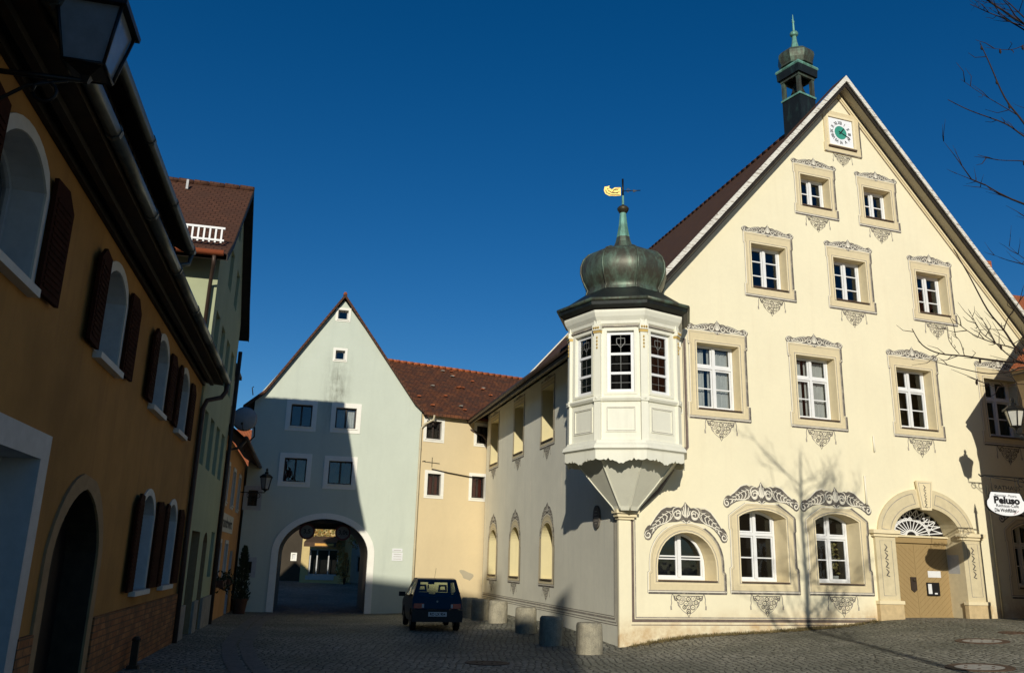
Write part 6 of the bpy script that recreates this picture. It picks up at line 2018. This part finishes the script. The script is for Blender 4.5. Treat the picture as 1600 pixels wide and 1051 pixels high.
# ================================================================ bare tree, right of the view
def tree():
    bx, by = 7.09, 9.5
    bz = gz(bx, by)
    t = thing("bare_tree", "leafless tree whose twigs reach in at the right edge", "tree", (0, 0, 0))
    rnd = random.Random(31)
    tr = MB()
    trunk = [(bx, by, bz - .3), (bx, by, bz + 1.2), (bx + .02, by, bz + 2.6), (bx - .02, by + .02, bz + 4.2), (bx + .03, by, bz + 5.8), (bx + .0, by + .05, bz + 7.4), (bx + .08, by, bz + 9.2)]
    tr.tube(trunk, [.13, .11, .10, .085, .065, .045, .02], "bark", 9)
    tr.build("trunk", t)
    br = MB()
    def twig(p, d, l, r, depth):
        n = max(3, int(l / .16)); pts = [p.copy()]; q = p.copy(); dd = d.normalized()
        for k in range(n):
            dd = (dd + Vector((rnd.gauss(0, .10), rnd.gauss(0, .10), rnd.gauss(.03, .07)))).normalized()
            q = q + dd * (l / n); pts.append(q.copy())
        br.tube(pts, [r * (1 - .8 * k / n) for k in range(n + 1)], "bark", 5 if r > .01 else 4)
        if depth <= 0 or l < .25:
            return
        m = rnd.randint(3, 5)
        for k in range(m):
            i = rnd.randint(max(1, n // 4), n)
            side = Vector((rnd.gauss(0, 1), rnd.gauss(0, 1), rnd.gauss(.3, .5))).normalized()
            base_d = (pts[i] - pts[i - 1]).normalized()
            twig(pts[i], base_d * .75 + side * .75, l * rnd.uniform(.35, .6), r * .55, depth - 1)
    for k in range(26):
        z = rnd.uniform(3.4, 9.0); a = rnd.uniform(0, 2 * pi)
        f = (z + .0) / 9.2
        if cos(a - pi * .75) > .2 and z < 8:      # keep the open side towards the square clear for the shaped limbs
            a += pi
        p = Vector((bx, by, bz + z))
        twig(p, Vector((cos(a), sin(a), .75)), rnd.uniform(1.3, 2.5) * (1.15 - .40 * f), .029 * (1.2 - .6 * f), 3)
    # limbs that reach over the square
    LIMBS = [([(6.709, 9.5, 3.482), (6.588, 9.9, 3.986), (6.483, 10.2, 4.199), (6.389, 10.4, 4.261), (6.162, 10.6, 4.346), (6.076, 10.8, 4.428), (5.85, 11.0, 4.507), (5.677, 11.1, 4.649), (5.608, 11.2, 4.906)], 0.026), ([(6.709, 9.5, 3.482), (6.466, 9.7, 4.017), (6.31, 9.9, 4.253), (6.279, 10.0, 4.343), (6.16, 10.0, 4.567), (6.048, 10.1, 4.859), (5.93, 10.2, 5.339), (5.821, 10.3, 5.757)], 0.026), ([(6.466, 9.7, 4.017), (6.026, 9.6, 4.217), (5.736, 9.5, 4.25), (5.417, 9.4, 4.328), (5.142, 9.3, 4.479)], 0.014), ([(6.588, 9.9, 3.986), (6.158, 9.7, 4.016), (5.928, 9.6, 3.94), (5.551, 9.4, 3.858), (5.19, 9.3, 3.882), (4.838, 9.2, 3.932)], 0.016), ([(6.483, 10.2, 4.199), (6.324, 10.2, 4.278), (6.159, 10.2, 4.45), (6.088, 10.2, 4.6), (6.079, 10.3, 4.817)], 0.012), ([(6.159, 10.2, 4.45), (6.061, 10.3, 4.601), (6.053, 10.4, 4.768), (5.989, 10.4, 4.932)], 0.009), ([(6.076, 10.8, 4.428), (6.039, 10.8, 4.631), (5.886, 10.7, 4.724)], 0.008), ([(6.038, 10.85, 4.465), (5.948, 10.9, 4.664), (5.996, 11.0, 4.902)], 0.008), ([(6.156, 10.0, 4.563), (6.233, 10.0, 4.724), (6.412, 10.1, 4.904), (6.588, 10.2, 5.095)], 0.01), ([(6.156, 10.0, 4.563), (5.913, 9.9, 4.545), (5.669, 9.8, 4.486)], 0.007), ([(6.481, 9.8, 3.685), (6.194, 9.8, 3.834), (5.939, 9.9, 3.817), (5.824, 10.0, 3.883), (5.673, 10.0, 3.943)], 0.009), ([(6.944, 9.4, 5.934), (6.713, 9.5, 6.625), (6.533, 9.6, 7.234), (6.398, 9.7, 7.661), (6.324, 9.8, 8.242), (6.297, 9.9, 8.626)], 0.022), ([(7.058, 9.5, 6.241), (6.881, 9.7, 6.914), (6.711, 9.9, 7.22), (6.546, 10.0, 7.46), (6.224, 10.2, 7.76), (5.992, 10.3, 7.982)], 0.02), ([(6.668, 9.9, 7.531), (6.511, 9.9, 7.641), (6.243, 9.9, 7.826), (6.028, 10.0, 8.116)], 0.009), ([(7.071, 9.5, 6.328), (6.634, 9.4, 6.511), (6.258, 9.3, 6.536), (5.943, 9.3, 6.544), (5.637, 9.2, 6.553)], 0.012), ([(7.28, 9.5, 7.688), (6.952, 9.5, 8.294), (6.721, 9.6, 8.628), (6.486, 9.6, 8.789), (6.348, 9.7, 8.958), (6.111, 9.7, 9.082)], 0.018), ([(6.804, 9.5, 8.434), (6.462, 9.4, 8.21), (6.224, 9.3, 8.107), (5.917, 9.2, 8.066)], 0.008), ([(6.721, 9.6, 8.628), (6.415, 9.6, 8.906), (6.355, 9.7, 9.364)], 0.01)]
    for pts, r in LIMBS:
        P = [Vector(p) for p in pts]
        # smooth the polyline
        Q = []
        for i in range(len(P) - 1):
            a = P[max(i - 1, 0)]; b = P[i]; c = P[i + 1]; d = P[min(i + 2, len(P) - 1)]
            for k in range(4):
                s = k / 4
                Q.append(.5 * ((2 * b) + (c - a) * s + (2 * a - 5 * b + 4 * c - d) * s * s + (3 * b - a - 3 * c + d) * s ** 3))
        Q.append(P[-1])
        n = len(Q)
        r *= .75
        br.tube(Q, [r * (1 - .72 * k / n) for k in range(n)], "bark", 5)
        for k in range(2, n - 1):
            if rnd.random() < .42:
                dd = (Q[k] - Q[k - 1]).normalized(); sd_ = Vector((rnd.gauss(0, 1), rnd.gauss(0, .8), rnd.gauss(.2, .8))).normalized()
                l = rnd.uniform(.06, .34)
                br.tube([Q[k], Q[k] + (dd * .6 + sd_) * l * .5, Q[k] + (dd * .8 + sd_ * .7) * l], [.006, .004, .002], "bark", 4)
            elif rnd.random() < .10:
                br.lathe([(.004, -.045), (.016, -.02), (.012, .01), (.003, .03)], 5, "bark", tuple(Q[k] + Vector((0, 0, -.02))))
    br.build("branches", t)
tree()
